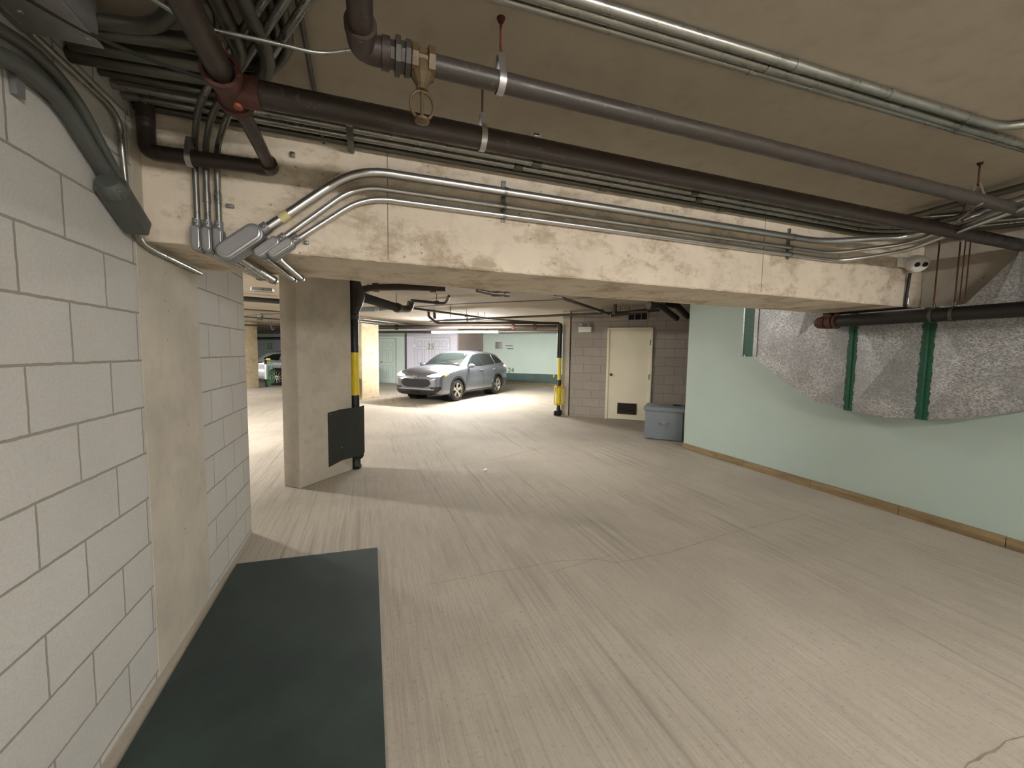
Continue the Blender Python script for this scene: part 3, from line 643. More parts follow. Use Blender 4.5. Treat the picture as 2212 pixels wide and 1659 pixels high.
# ------------------------------------------------------------------ things on the near floor
zt_ = .013
solo('floor_mat', MB().prism([Vector((-.885, 3.19, .001)), Vector((.047, 3.14, .001)), Vector((.040, .45, .001)), Vector((-.845, .45, .001))], (0, 0, .012)), M['mat'], 'dark green rubber floor mat beside the left block wall', 'floor mat')
q = spot(1048, 1017, 'Z', 0)
solo('litter', MB().box(q+Vector((0, 0, .012)), (.05, .035, .018), (.9, .3, .2), (-.3, .9, 0), (-.2, 0, .97), bev=.005), M['white'], 'small crumpled white scrap on the garage floor', 'litter')
def mat_sheet(name, corner, dirw, wd, z0, z1, label, bulge=.06, nrm=None, mat=None, tw=.0):
    """rubber sheet nailed to a column and wrapped over the pipe beside it"""
    c = Vector(corner); d = Vector(dirw).normalized(); nn = Vector(nrm).normalized(); n = 16; mb = MB(); a = []; b = []
    for k in range(n+1):
        u = k/n; o = bulge*math.sin(min(1, max(0, (u-.45)/.55))*math.pi*.62); p = c+d*(wd*u)+nn*(.008+o)
        a.append(p+Vector((0, 0, z0+tw*(1-u)*-.6))); b.append(p+Vector((0, 0, z1-tw*(1-u)*.3)))
    vs = a+b+[p-nn*.006 for p in a+b]; m_ = n+1; fs = []
    for k in range(n): fs += [(k, k+1, m_+k+1, m_+k), (2*m_+k, 3*m_+k, 3*m_+k+1, 2*m_+k+1), (k, 2*m_+k, 2*m_+k+1, k+1), (m_+k, m_+k+1, 3*m_+k+1, 3*m_+k)]
    fs += [(0, m_, 3*m_, 2*m_), (n, 2*m_+n, 3*m_+n, m_+n)]
    mb.add(vs, fs); t_ = thing(name, label, 'rubber guard', c+Vector((0, 0, z0))); part('sheet', mb, mat or M['rubber'], t_, 60)
    for u, zz in ((.07, z1-.06), (.42, z0+.12)):
        part('nail_head', MB().lathe(c+d*(wd*u)+nn*.008+Vector((0, 0, zz)), nn, [(0, .007), (.004, .005)], 10), M['bright'], t_)
    return t_

# ------------------------------------------------------------------ column pipes and rubber guards
def striped_pole(name, label, x, y, r, bands, z0=0, extra=None):
    t_ = thing(name, label, 'drain pipe', (x, y, z0), 'striped drain pipes')
    for a, b, mt in bands: part('pipe_section', MB().tube([(x, y, a), (x, y, b)], r, 18), mt, t_, 60)
    return t_
q = spot(748, 1000, 'Z', 0); cpn = Vector((-.715, 4.80, 0))+B*.80
px0, py0 = cpn.x+.035, cpn.y+.055
t_ = striped_pole('drain_pipe', 'black and yellow drain pipe on the right side of the nearest column', px0, py0, .052, [(.02, .95, M['black']), (.95, 1.49, M['yellow']), (1.49, ZC, M['black'])])
part('base_fitting', MB().lathe((px0, py0, 0.004), (0, 0, 1), [(0, .06), (.03, .075), (.05, .058), (.16, .058), (.18, .07), (.2, .07)], 18).lathe((px0+.03, py0-.05, .19), (.5, -.86, 0), [(0, .05), (.05, .05), (.06, .03)], 14), M['black'], t_)
part('pipe_clamp', ring(MB(), (px0, py0, 1.93), (0, 0, 1), .052, .05, .012), M['iron'], t_)
part('wye_fitting', MB().tube([(px0, py0, 1.98), (px0+.05, py0+.0, 2.10), (px0+.08, py0, 2.2), (px0+.03, py0, 2.36)], .055, 16, .05), M['iron2'], t_)
cs = Vector((-.715, 4.80, 0))+B*.40-A*-.0
mat_sheet('rubber_guard', (cs.x, cs.y, 0), B, .50, .21, .82, 'black rubber sheet nailed round the corner of the nearest column', .10, A, M['rubber'], .12)
# second column
cf = Vector((-.20, 13.25, 0)); e2 = cf-A*.24-B*.05
pp = spot(774, 862, 'Z', 0)
q = Vector((cf.x, cf.y, 0))-A*.30-B*.10
t_ = striped_pole('drain_pipe', 'black and yellow drain pipe on the left side of the middle column', q.x, q.y, .058, [(0, .80, M['black']), (.80, 1.32, M['yellow']), (1.32, 2.22, M['black'])])
part('top_flange', MB().lathe((q.x, q.y, 1.86), (0, 0, 1), [(0, .14), (.02, .14)], 18).lathe((q.x, q.y, 2.05), (0, 0, 1), [(0, .08), (.16, .08)], 12), M['iron'], t_)
q3 = q-A*.10-B*.09
mat_sheet('rubber_guard', (q3.x, q3.y, 0), A, .42, .16, .72, 'dark rubber sheet over the pipe of the middle column', .05, -B, M['rubber'])
q4 = spot(522, 832, 'Z', .3); 
c9 = Vector((-4.95, 17.2, 0))
mat_sheet('rubber_guard', (c9.x+.0-.25*0, c9.y, 0), B, .40, .20, .98, 'dark green rubber sheet on the far left column', .02, A, M['rubber'])
# pole at the end of the door wall, with yellow cage
q = G(-2.30, 9.60)
t_ = striped_pole('drain_pipe', 'black and yellow drain pipe at the block wall end left of the cream door', q.x, q.y, .045, [(.02, .30, M['black']), (.30, .72, M['yellow']), (.72, .88, M['black']), (.88, 1.42, M['yellow']), (1.42, 2.24, M['black'])])
part('base_fitting', MB().lathe((q.x, q.y, .002), (0, 0, 1), [(0, .06), (.05, .085), (.12, .085), (.15, .05), (.2, .05)], 16).box((q.x-.08, q.y-.02, .07), (.10, .05, .12), bev=.01), M['black'], t_)
part('light_pipe', MB().tube([(q.x-.06, q.y, 1.42), (q.x-.06, q.y, 2.24)], .018, 10), M['galvd'], t_)
mb = MB()
for k in (-1, 1):
    for j in (-1, 1): mb.box((q.x+.085*k, q.y+.07*j, .50), (.022, .022, .46))
for zz in (.28, .72):
    for j in (-1, 1): mb.box((q.x, q.y+.07*j, zz), (.19, .022, .03)).box((q.x+.085*j, q.y, zz), (.022, .16, .03))
part('guard_cage', mb, M['yellow'], t_, 20)
# ------------------------------------------------------------------ block wall with the cream door
FN = -B; b0 = 9.69
def wb(a0, a1, z0, z1, t0, t1, mb=None, bev=0):
    return (mb or MB()).box(G((a0+a1)/2, b0-(t0+t1)/2, (z0+z1)/2), (abs(a1-a0), abs(t1-t0), z1-z0), A, B, bev=bev)
la_, ra_ = -1.186, -.175
d_ = wb(la_+.05, ra_-.05, .012, 2.085, 0.0, .03); dr = struct('door_1', d_, M['door'])
dr['_o'] = tuple(base_of(d_))
def sp(name, mb, mat, sm=40):
    o = mesh_obj(name, mb, mat, Vector(dr['_o']), sm); o.parent = dr; return o
mb = wb(la_, la_+.052, 0, 2.14, -.01, .05, bev=.004); wb(ra_-.052, ra_, 0, 2.14, -.01, .05, mb, .004); wb(la_, ra_, 2.088, 2.14, -.01, .05, mb, .004)
sp('door_frame', mb, M['door'])
ka, kz = -1.072, 1.045
sp('door_knob', MB().lathe(G(ka, b0-.03, kz), FN, [(0, .033), (.008, .033), (.012, .012), (.035, .012), (.04, .026), (.06, .028), (.07, .02)], 16), M['brass'])
kx = wb(-.905, -.475, .135, .395, .028, .045); sp('vent_frame', kx, M['iron2'])
mb = MB()
for i in range(7): mb.box(G(-.69, b0-.048, .165+.033*i), (.38, .006, .024), A, (B*.6+Vector((0, 0, .8))).normalized(), None if False else (B*.8-Vector((0, 0, .6))).normalized())
sp('vent_slats', mb, M['dark'])
for zz in (1.80, 1.02, .30): sp('hinge', MB().tube([G(ra_-.055, b0-.052, zz-.06), G(ra_-.055, b0-.052, zz+.06)], .009, 8), M['brass'])
# exit light with two heads
c = G(-1.71, b0-.05, 2.10)
t_ = thing('emergency_light', 'white emergency light with two lamp heads above the block wall left of the door', 'emergency light', c)
part('housing', MB().box(c, (.31, .09, .13), A, B, bev=.012), M['white'], t_)
for k in (-1, 1):
    h = c+A*(.09*k)+Vector((0, 0, .115)); f = (FN+A*(.25*k)+Vector((0, 0, -.25))).normalized()
    part('lamp_head', MB().tube([c+A*(.09*k)+Vector((0, 0, .06)), h], .012, 8).lathe(h-f*.02, f, [(0, .02), (.03, .042), (.055, .048), (.06, .04)], 14), M['cast'], t_)
# vent grille
t_ = thing('wall_vent', 'three pane vent grille with a pale frame high on the block wall above the door', 'vent', G(-.52, b0-.02, 2.29))
part('backing', wb(-.735, -.315, 2.315, 2.47, .0, .01), M['dark'], t_)
mb = wb(-.74, -.31, 2.30, 2.318, 0, .03); wb(-.74, -.31, 2.468, 2.486, 0, .03, mb)
for a in (-.74, -.6, -.458, -.325): wb(a, a+.016, 2.30, 2.486, 0, .03, mb)
part('frame', mb, M['cast'], t_)
# grey bin
c0 = spot(1391, 947, 'Z', 0); c1_ = spot(1473, 955, 'Z', 0); c0.z = c1_.z = 0
e = (c1_-c0); L = e.length; e.normalize(); f = Vector((-e.y, e.x, 0)); cc = (c0+c1_)/2+f*.30
t_ = thing('storage_bin', 'grey steel storage bin with a lid beside the mint wall end', 'storage box', cc)
part('body', MB().box(cc+Vector((0, 0, .285)), (L, .60, .55), e, f, bev=.008), M['bin'], t_)
part('lid', MB().box(cc+Vector((0, 0, .575)), (L+.05, .65, .035), e, f, bev=.008).box(cc-f*.322+Vector((0, 0, .55)), (L+.05, .012, .05), e, f), M['bin'], t_)
hp = cc-f*.302+Vector((0, 0, .30)); mb = MB().box(hp, (.16, .008, .07), e, f, bev=.003)
mb.tube([hp-e*.05+Vector((0, 0, .02)), hp-e*.05-f*.03-Vector((0, 0, .0)), hp-e*.05-f*.03-Vector((0, 0, .03)), hp+e*.05-f*.03-Vector((0, 0, .03)), hp+e*.05-f*.03, hp+e*.05+Vector((0, 0, .02))], .006, 8)
part('handle', mb, M['cast'], t_)
part('skids', MB().box(cc+Vector((0, 0, .006)), (L-.06, .5, .012), e, f), M['dark'], t_)
part('hasp', MB().box(cc+e*(L/2-.12)+f*.1+Vector((0, 0, .60)), (.14, .05, .016), e, f), M['dark'], t_)

# ------------------------------------------------------------------ far walls: doors and numbers
def text(s, loc, ex, size, mat, name, label, cat='sign', grp=None):
    cu = bpy.data.curves.new('txt', 'FONT'); cu.body = s; cu.size = size; cu.extrude = .003; cu.align_x = 'CENTER'; cu.align_y = 'CENTER'
    o = bpy.data.objects.new('txt', cu); sc.collection.objects.link(o); dg = bpy.context.evaluated_depsgraph_get()
    me = bpy.data.meshes.new_from_object(o.evaluated_get(dg)); bpy.data.objects.remove(o); bpy.data.curves.remove(cu)
    o = bpy.data.objects.new(name, me); sc.collection.objects.link(o); me.materials.clear(); me.materials.append(mat)
    ex = Vector(ex).normalized(); n = ex.cross(Vector((0, 0, 1)))
    o.matrix_world = Matrix(((ex.x, 0, n.x, loc[0]), (ex.y, 0, n.y, loc[1]), (0, 1, 0, loc[2]), (0, 0, 0, 1)))
    o['label'] = label; o['category'] = cat; return o
M['numgreen'] = plain('green number paint', (.45, .55, .25), .6); M['numblack'] = plain('dark number paint', (.25, .27, .18), .6)
M['paneline'] = plain('door groove', (.66, .67, .70), .6); M['panelinem'] = plain('mint door groove', (.60, .67, .64), .6)
def panel_door(a0, a1, bb, z1, name, mat, gm, grooves=True, knob=None):
    mb = MB().box(G((a0+a1)/2, bb-.02, z1/2+.01), (a1-a0-.012, .04, z1-.02), A, B)
    d = struct(name, mb, mat); d['_o'] = tuple(base_of(mb)); W_ = a1-a0
    g = MB()
    for r0_, r1_ in ((.12, .40), (.46, .76), (.81, .93)):
        for c0_, c1_ in ((.14, .44), (.56, .86)):
            x0, x1, y0, y1 = a0+W_*c0_, a0+W_*c1_, z1*r0_, z1*r1_
            for (xa, xb, ya, yb) in ((x0, x1, y0, y0+.02), (x0, x1, y1-.02, y1), (x0, x0+.02, y0, y1), (x1-.02, x1, y0, y1)):
                g.box(G((xa+xb)/2, bb-.042, (ya+yb)/2), (xb-xa, .006, yb-ya), A, B)
    for (xa, xb, ya, yb) in ((a0-.03, a0, 0, z1+.03), (a1, a1+.03, 0, z1+.03), (a0-.03, a1+.03, z1, z1+.03)):
        g.box(G((xa+xb)/2, bb-.012, (ya+yb)/2), (xb-xa, .02, yb-ya), A, B)
    o = mesh_obj('door_moulding', g, gm, Vector(d['_o']), 30); o.parent = d
    if knob is not None:
        o = mesh_obj('door_knob', MB().lathe(G(knob, bb-.04, 1.0), -B, [(0, .02), (.03, .02), (.035, .032), (.06, .03), (.065, .02)], 12), M['iron'], Vector(d['_o']), 40); o.parent = d
    return d
a_l = spotG(822, 760, 15.93)[0]; a_r = spotG(855, 760, 15.93)[0]
panel_door(a_l, a_r, 15.93, 2.1, 'door_2', M['farmint'], M['panelinem'], knob=a_l+.1)
b1 = 15.91; x_a = spotG(897, 760, b1)[0]; x_b = spotG(972, 760, b1)[0]; xm = (x_a+x_b)/2
panel_door(x_a, xm, b1, 2.15, 'door_3', M['lilac'], M['paneline']); panel_door(xm+.01, x_b, b1, 2.15, 'door_4', M['lilac'], M['paneline'])
for px_ in (896, 970):
    a, z = spotG(px_, 747, b1); solo('wall_hook', MB().box(G(a, b1-.05, z), (.05, .03, .12), A, B, bev=.01), M['white'], 'small white hook on the lilac door left of the number' if px_ < 900 else 'small white hook on the lilac door right of the number', 'hook')
a, z = spotG(932, 749, b1); text('25', G(a, b1-.055, z), A, .36, M['numgreen'], 'stall_number', 'green number 25 on the lilac double door', 'number')
a, z = spotG(1104, 800, 18.62); text('24', G(a, 18.60, z-.0), A, .34, M['numblack'], 'stall_number', 'dark number 24 above the green band behind the silver SUV', 'number')
a, z = spotG(583, 748, 18.62); text('23', G(a, 18.60, z), A, .5, M['numgreen'], 'stall_number', 'small green number at the far left beyond the columns', 'number')
b2 = 18.61
a, z = spotG(1078, 746, b2); solo('wall_grille', MB().box(G(a, b2, z), (.40, .02, .34), A, B, bev=.004), M['cast'], 'faint square wall plate above the silver SUV', 'wall plate')
for k, py_ in enumerate((747, 753)):
    a, z = spotG(1100, py_, b2); solo('wall_slot', MB().box(G(a+.06*k, b2, z), (.38-.07*k, .02, .035), A, B), M['iron'], ['upper short dark bar on the far mint wall above the number', 'lower short dark bar on the far mint wall above the number'][k], 'bar')
a, z = spotG(1201, 812, b2); solo('arrow_mark', MB().box(G(a-.1, b2-.03, z+.0), (.05, .01, .14), (A*.8+Vector((0, 0, .5))).normalized(), B), M['yellow'], 'small yellow mark on the dark green band near the block wall end', 'mark')
# lilac stretch at the far left
a0_ = spotG(594, 760, 18.62)[0]; a1_ = spotG(628, 760, 18.62)[0]
struct('wall_far_lilac', MB().box(G((a0_+a1_)/2, 18.60, 1.25), (a1_-a0_, .03, 2.5), A, B), M['lilac'])

# ------------------------------------------------------------------ pipes of the far bays
def Z(x, y, z=2.40): return spot(x, y, 'Z', z)
def fp(name, label, pts, r, mat, cat='pipe', fil=.1, cols=(), rods=(), grp='pipes under the ceiling of the far bays', ends=True):
    t_ = pipe_thing(name, label, cat, pts, r, mat, grp, fil, 12)
    for p, d in cols: part('coupling', MB().lathe(Vector(p)-Vector(d).normalized()*.04, d, [(0, r+.002), (0, r*1.25+.004), (.08, r*1.25+.004), (.08, r+.002)], 14), mat, t_)
    for p in rods: part('hanger_rod', MB().tube([Vector(p), (p[0], p[1], ZC)], .006, 6), M['iron'], t_)
    return t_
pz = 2.40
v1 = [Vector((px0+.02, py0, 1.98)), spot(760, 664, 'Y', 5.75), spot(768, 630, 'Y', 5.8), spot(800, 621, 'Y', 5.75), Z(880, 620, 2.36), Z(962, 623, 2.36)]
fp('drain_branch', 'rusty brown drain branch curving off the striped pipe of the nearest column', v1, .045, M['iron2'], fil=.12, cols=[(Z(812, 621, 2.36), (1, -.1, 0)), (Z(935, 622, 2.36), (1, -.1, 0))])
i0, i1 = spot(780, 641, 'Y', 6.6), spot(856, 664, 'Y', 7.6)
t_ = fp('insulated_pipe', 'thick black insulated pipe hanging behind the nearest column', [i0, i1], .072, M['foam'], cols=[(i0, i1-i0)], rods=[(i0.x+.1, i0.y+.1, i0.z)])
part('open_end', MB().lathe(i0-(i1-i0).normalized()*.03, i1-i0, [(0, .074), (0, .082), (.03, .082), (.03, .074)], 16), M['galv'], t_)
fp('insulated_pipe', 'black trap fitting at the end of the insulated pipe', [i1, i1+(i1-i0).normalized()*.16, spot(884, 668, 'Y', 7.9), spot(888, 652, 'Y', 7.9)], .068, M['iron'], fil=.1, cols=[(i1+(i1-i0).normalized()*.05, i1-i0)], rods=[(i1.x, i1.y, i1.z)])
g0, g1 = spot(758, 669, 'Y', 8.6), spot(815, 667, 'Y', 8.6)
t_ = fp('grey_pipe', 'grey plastic pipe with bright clamps behind the nearest column', rods=[g0, g1], pts=[g0, g1, spot(845, 664, 'Y', 8.8)], r=.05, mat=M['bin'])
for k in (.92, .98, 1.04): part('clamp', ring(MB(), g0+(g1-g0)*k, g1-g0, .05, .02, .006), M['bright'], t_)
fp('small_drain', 'thin black pipe ending in an upturned elbow left of centre', [Z(888, 649), Z(962, 656), Z(970, 640, 2.5)], .026, M['iron'], fil=.09, cols=[(Z(943, 654), (1, 0, 0))], rods=[Z(943, 652)])
fp('diagonal_pipe', 'long thin black pipe crossing diagonally above the lamp', [Z(893, 666), Z(1070, 690), Z(1212, 700, 2.3)], .024, M['iron'], fil=.02, cols=[(Z(1008, 682), (1, .3, 0))], rods=[Z(1008, 682)])
fp('sprinkler_drop', 'short upright sprinkler tube under the thin diagonal pipe', [Z(1009, 683), Z(1009, 683)-Vector((0, 0, .17))], .012, M['iron'])
fp('level_pipe', 'dark level pipe from the upturned elbow to the block wall, upper one', [Z(930, 694, 2.46)-Vector((0,0,.0)), Z(960, 692), Z(1212, 681), Z(1400, 672, 2.42)], .028, M['iron'], fil=.05, rods=[Z(1033, 688), Z(1047, 688)])
fp('level_pipe', 'dark level pipe just above the lit lamp, running to the striped pole', [Z(926, 672, 2.5), Z(926, 684, 2.33), Z(944, 698, 2.2), Z(1100, 697, 2.2), G(-2.34, 9.58, 2.25)], .032, M['iron'], fil=.1, rods=[Z(973, 692, 2.2)])
fp('upright_stub', 'short upturned black stub beside the level pipe', [Z(938, 672, 2.52), Z(939, 686, 2.32)], .034, M['iron'])
fp('slanting_pipe', 'black pipe slanting down from the beam toward the vent grille', [Z(1196, 641, 2.42), Z(1212, 643, 2.40), Z(1298, 672, 2.40), Z(1325, 682, 2.38)], .028, M['iron'], fil=.04, cols=[(Z(1298, 672), (1, -.2, 0))])
solo('ceiling_cable', MB().tube([Z(880, 664, 2.5), Z(1000, 656, 2.5), Z(1200, 648, 2.5), Z(1285, 641, 2.5)], .010, 6, .1), M['iron'], 'thin dark cable strung across the ceiling just behind the beam', 'cable')
fp('brown_fitting', 'short brown pipe with couplings poking out from behind the beam', rods=[Z(1035, 628, 2.44), Z(1094, 636, 2.42)], pts=[Z(1030, 627, 2.44), Z(1062, 634, 2.42), Z(1096, 636, 2.42)], r=.03, mat=M['iron2'], fil=.03, cols=[(Z(1068, 635, 2.42), (1, 0, 0)), (Z(1078, 635, 2.42), (1, 0, 0)), (Z(1095, 636, 2.42), (1, 0, 0))])
fp('riser_pipe', 'short upright black pipe above the cream door', [spot(1329, 653, 'Y', 7.2), spot(1328, 678, 'Y', 7.2)], .038, M['iron'], cols=[(spot(1328, 674, 'Y', 7.2), (0, 0, 1))])
fp('header_pipe', 'dark level pipe along the top of the block wall above the cream door', [spot(1318, 681, 'Y', 7.4), spot(1404, 670, 'Y', 7.1), spot(1425, 668, 'Y', 7.0)], .045, M['iron'], rods=[spot(1340, 678, 'Y', 7.3), spot(1360, 676, 'Y', 7.25)])
fp('elbow_pipe', 'large dark elbow pipe at the top corner between the block wall and the mint wall', [spot(1402, 660, 'Y', 5.9), spot(1425, 660, 'Y', 5.9), spot(1462, 688, 'Y', 6.1)], .055, M['iron'], fil=.08, cols=[(spot(1405, 660, 'Y', 5.9), (1, 0, 0))])
fp('elbow_pipe', 'second dark elbow pipe nearest the mint wall end under the ceiling', [spot(1432, 655, 'Y', 6.2), spot(1462, 660, 'Y', 6.2), spot(1486, 684, 'Y', 6.4)], .06, M['iron2'], fil=.08)
# long mains beyond the lamp, parallel to the far walls
for (ya, yb, xa, xb, z, r, mt, lb) in ((707, 706, 700, 1215, 2.38, .065, M['iron2'], 'thick brown main with red couplings running behind the lit lamp'),
                                 (719, 716, 520, 1215, 2.30, .045, M['iron'], 'dark main under the thick brown one, just above the far mint wall'),
                                 (701, 716, 520, 760, 2.40, .03, M['iron'], 'dark pipe crossing the left opening below the ceiling'),
                                 (731, 729, 520, 640, 2.18, .05, M['iron2'], 'lower brown main seen in the left opening')):
    p = Z(xa, ya, z); q = Z(xb, yb, z); t_ = fp('far_main', lb, [p, q], r, mt)
    if mt is M['iron2']:
        for f in (.25, .34, .82, .9): part('coupling', ring(MB(), p+(q-p)*f, q-p, r, .09, .03), M['rust2'], t_)
for k, (a, b, z, r, lb) in enumerate((((745, 685), (935, 706), 2.46, .03, 'pale pipe slanting behind the middle column toward the lamp'), ((745, 690), (830, 700), 2.4, .05, 'stained pipe bundle above the middle column'),
                                   ((522, 645), (615, 652), 2.45, .05, 'black band pipe near the ceiling in the left opening'), ((522, 668), (615, 674), 2.44, .018, 'thin dark pipe in the left opening under the black one'),
                                   ((522, 682), (615, 677), 2.40, .016, 'rising thin pipe in the left opening'), ((522, 684), (615, 691), 2.38, .02, 'falling thin pipe in the left opening'))):
    fp('opening_pipe', lb, rods=[Z(*a, z), Z(*b, z)], pts=[Z(*a, z), Z(*b, z)], r=r, mat= (M['galvd'], M['iron'], M['black'], M['iron'], M['iron'], M['iron'])[k])
fp('hook_hanger', 'hook shaped black hanger in the left opening', [spot(586, 696, 'Y', 15), spot(586, 710, 'Y', 15), spot(590, 713, 'Y', 15), spot(593, 708, 'Y', 15)], .02, M['iron'], 'hanger', .05, rods=[spot(586, 696, 'Y', 15)])
solo('valve_box', MB().box(spot(561, 680, 'Y', 13.5), (.14, .14, .3), bev=.02), M['galvd'], 'small grey valve box hanging on the thin pipes in the left opening', 'valve')
solo('ceiling_unit', MB().box(spot(568, 620, 'Y', 8), (.32, .2, .16), bev=.01), M['galv'], 'small grey box under the ceiling in the left opening', 'box')

# ------------------------------------------------------------------ cars
def cr(xs, ys, x):
    """smooth interpolation through stations"""
    n = len(xs)
    if x <= xs[0]: return ys[0]
    if x >= xs[-1]: return ys[-1]
    i = max(k for k in range(n-1) if xs[k] <= x); h = xs[i+1]-xs[i]; t = (x-xs[i])/h
    def sl(k):
        if k == 0 or k == n-1: return 0 if False else ((ys[1]-ys[0])/(xs[1]-xs[0]) if k == 0 else (ys[-1]-ys[-2])/(xs[-1]-xs[-2]))
        a = (ys[k]-ys[k-1])/(xs[k]-xs[k-1]); b = (ys[k+1]-ys[k])/(xs[k+1]-xs[k])
        return 0 if a*b <= 0 else 2*a*b/(a+b)
    m0, m1 = sl(i)*h, sl(i+1)*h
    return (2*t**3-3*t*t+1)*ys[i]+(t**3-2*t*t+t)*m0+(-2*t**3+3*t*t)*ys[i+1]+(t**3-t*t)*m1
ST = [  # y, half width, underside, belt z, belt half width, upper side z, upper half width, centre top
 (-2.275, .50, .36, .66, .48, .74, .30, .765), (-2.25, .66, .28, .72, .64, .80, .40, .83), (-2.19, .775, .235, .78, .75, .875, .50, .905), (-2.05, .865, .21, .845, .83, .95, .56, .98),
 (-1.80, .90, .21, .905, .865, .995, .60, 1.025), (-1.33, .905, .21, .965, .865, 1.045, .62, 1.075), (-1.02, .90, .20, .995, .86, 1.075, .64, 1.105),
 (-.62, .895, .20, 1.01, .855, 1.275, .645, 1.315), (-.22, .89, .20, 1.02, .855, 1.455, .615, 1.505), (.15, .89, .20, 1.03, .855, 1.52, .60, 1.575), (.60, .895, .20, 1.045, .86, 1.535, .59, 1.595),
 (1.05, .905, .20, 1.065, .87, 1.515, .585, 1.575), (1.45, .91, .21, 1.09, .87, 1.49, .58, 1.55), (1.75, .905, .23, 1.105, .86, 1.44, .57, 1.50), (1.98, .885, .26, 1.10, .83, 1.31, .56, 1.37),
 (2.12, .86, .29, 1.05, .79, 1.16, .55, 1.20), (2.22, .82, .32, .96, .76, 1.02, .52, 1.04), (2.28, .74, .37, .86, .70, .91, .48, .93), (2.30, .60, .44, .78, .56, .82, .40, .84)]
def build_car(label, loc, heading, zs=1.0, paint=None, lights=True, det=True, low=0.0):
    """heading: direction the nose points, local -Y"""
    h = Vector(heading).normalized(); rz = math.atan2(h.x, -h.y)
    car = thing('car', label, 'car', loc, None, rz); P = dict(parent=car, local=True)
    ys_ = [s_[0] for s_ in ST]; col = lambda k: [s_[k] for s_ in ST]
    N = 110; U = [ys_[0]+(ys_[-1]-ys_[0])*(.5-.5*math.cos(math.pi*k/N))*.25+(ys_[-1]-ys_[0])*k/N*.75 for k in range(N+1)]
    rings = []
    for y in U:
        w_, zu, zb_, wb_, zt2, wt, zc = [cr(ys_, col(k), y) for k in range(1, 8)]
        g = max(0, min(1, (zt2-zb_-.08)/.3))
        half = [(0, zu), (.5*w_, zu), (.86*w_, zu+.015), (w_-.02, zu+.09), (w_, zu+(zb_-zu)*.38), (w_-.012, zu+(zb_-zu)*.6), (w_-.006, zu+(zb_-zu)*.86), (wb_, zb_),
                (wb_+(wt-wb_)*.36, zb_+(zt2-zb_)*(.36+.05)), (wb_+(wt-wb_)*.75, zb_+(zt2-zb_)*.80), (wt, zt2), (wt*.72, zt2+(zc-zt2)*.62), (wt*.36, zt2+(zc-zt2)*.92), (0, zc)]
        # smooth the half section with a spline
        pts = []
        for i in range(len(half)-1):
            a = half[max(i-1, 0)]; b = half[i]; c = half[i+1]; d = half[min(i+2, len(half)-1)]
            for k in range(4):
                t = k/4; pts.append(tuple(.5*((2*b[j])+(-a[j]+c[j])*t+(2*a[j]-5*b[j]+4*c[j]-d[j])*t*t+(-a[j]+3*b[j]-3*c[j]+d[j])*t**3) for j in (0, 1)))
        pts.append(half[-1]); pts = [(max(0, a), b*zs) for a, b in pts]; pts[0] = (0, pts[0][1])
        rings.append([Vector((a, y, b)) for a, b in pts]+[Vector((-a, y, b)) for a, b in reversed(pts[1:-1])])
    m_ = len(rings[0]); V = [v for r_ in rings for v in r_]
    faces = [(i*m_+k, i*m_+(k+1) % m_, (i+1)*m_+(k+1) % m_, (i+1)*m_+k) for i in range(N) for k in range(m_)]
    faces += [tuple(range(m_)), tuple(N*m_+k for k in range(m_-1, -1, -1))]
    bvh = BVHTree.FromPolygons([tuple(v) for v in V], faces)
    WY, WZ, WR = 1.328, .345, .345
    keep = []
    for f in faces:
        c = sum((V[i] for i in f), Vector())/len(f)
        if any(math.hypot(c.y-s_*WY, c.z-WZ) < WR+.055 for s_ in (-1, 1)) and abs(c.x) > .56 and c.z < .9: continue
        keep.append(f)
    b_ = part('body', MB().add(V, keep), paint, smooth=50, **P)
    def decal(name, poly, axis, mat, off=.006, th=.010, par=None, sub=6, rings_=7, hole=None, label=None):
        """shape drawn on one side view and laid onto the bodywork as a thin panel"""
        mp = {'x': lambda a, b: (Vector((3, a, b)), Vector((-1, 0, 0))), '-x': lambda a, b: (Vector((-3, a, b)), Vector((1, 0, 0))),
              'y': lambda a, b: (Vector((a, -4, b)), Vector((0, 1, 0))), '-y': lambda a, b: (Vector((a, 4, b)), Vector((0, -1, 0))), 'z': lambda a, b: (Vector((a, b, 3)), Vector((0, 0, -1)))}[axis]
        P2 = []
        for i in range(len(poly)):
            a, b = poly[i], poly[(i+1) % len(poly)]
            for k in range(sub): P2.append((a[0]+(b[0]-a[0])*k/sub, a[1]+(b[1]-a[1])*k/sub))
        cx = sum(p[0] for p in P2)/len(P2); cy = sum(p[1] for p in P2)/len(P2); n = len(P2)
        loops = []; lo, hi = (hole or 0, 1)
        for r_ in range(rings_+1):
            f = lo+(hi-lo)*(1-r_/rings_)
            loops.append([(cx+(p[0]-cx)*f, cy+(p[1]-cy)*f) for p in P2])
        vs = []; last = None
        for lp in loops:
            for a, b in lp:
                o_, d_ = mp(a, b); hit = bvh.ray_cast(o_, d_)
                if hit[0] is None: near = bvh.find_nearest(o_+d_*2.2); hit = near
                nn = hit[1]; nn = nn if nn.dot(d_) < 0 else -nn
                vs.append(hit[0]+nn*off)
        fs = [(r_*n+k, r_*n+(k+1) % n, (r_+1)*n+(k+1) % n, (r_+1)*n+k) for r_ in range(rings_) for k in range(n)]
        base = len(vs); sk = []
        for k in range(n):
            a, b = loops[0][k]; o_, d_ = mp(a, b); sk.append(vs[k]+d_*(off+th))
        vs += sk; fs += [(k, (k+1) % n, base+(k+1) % n, base+k) for k in range(n)]
        return part(name, MB().add(vs, fs), mat, par or car, 45, label, True)
    gl = M['glass']; bk = M['carblack']
    S = zs
    decal('windshield', [(-.70, -.985), (-.35, -1.0), (.35, -1.0), (.70, -.985), (.60, -.30), (.3, -.255), (-.3, -.255), (-.60, -.30)], 'z', gl)
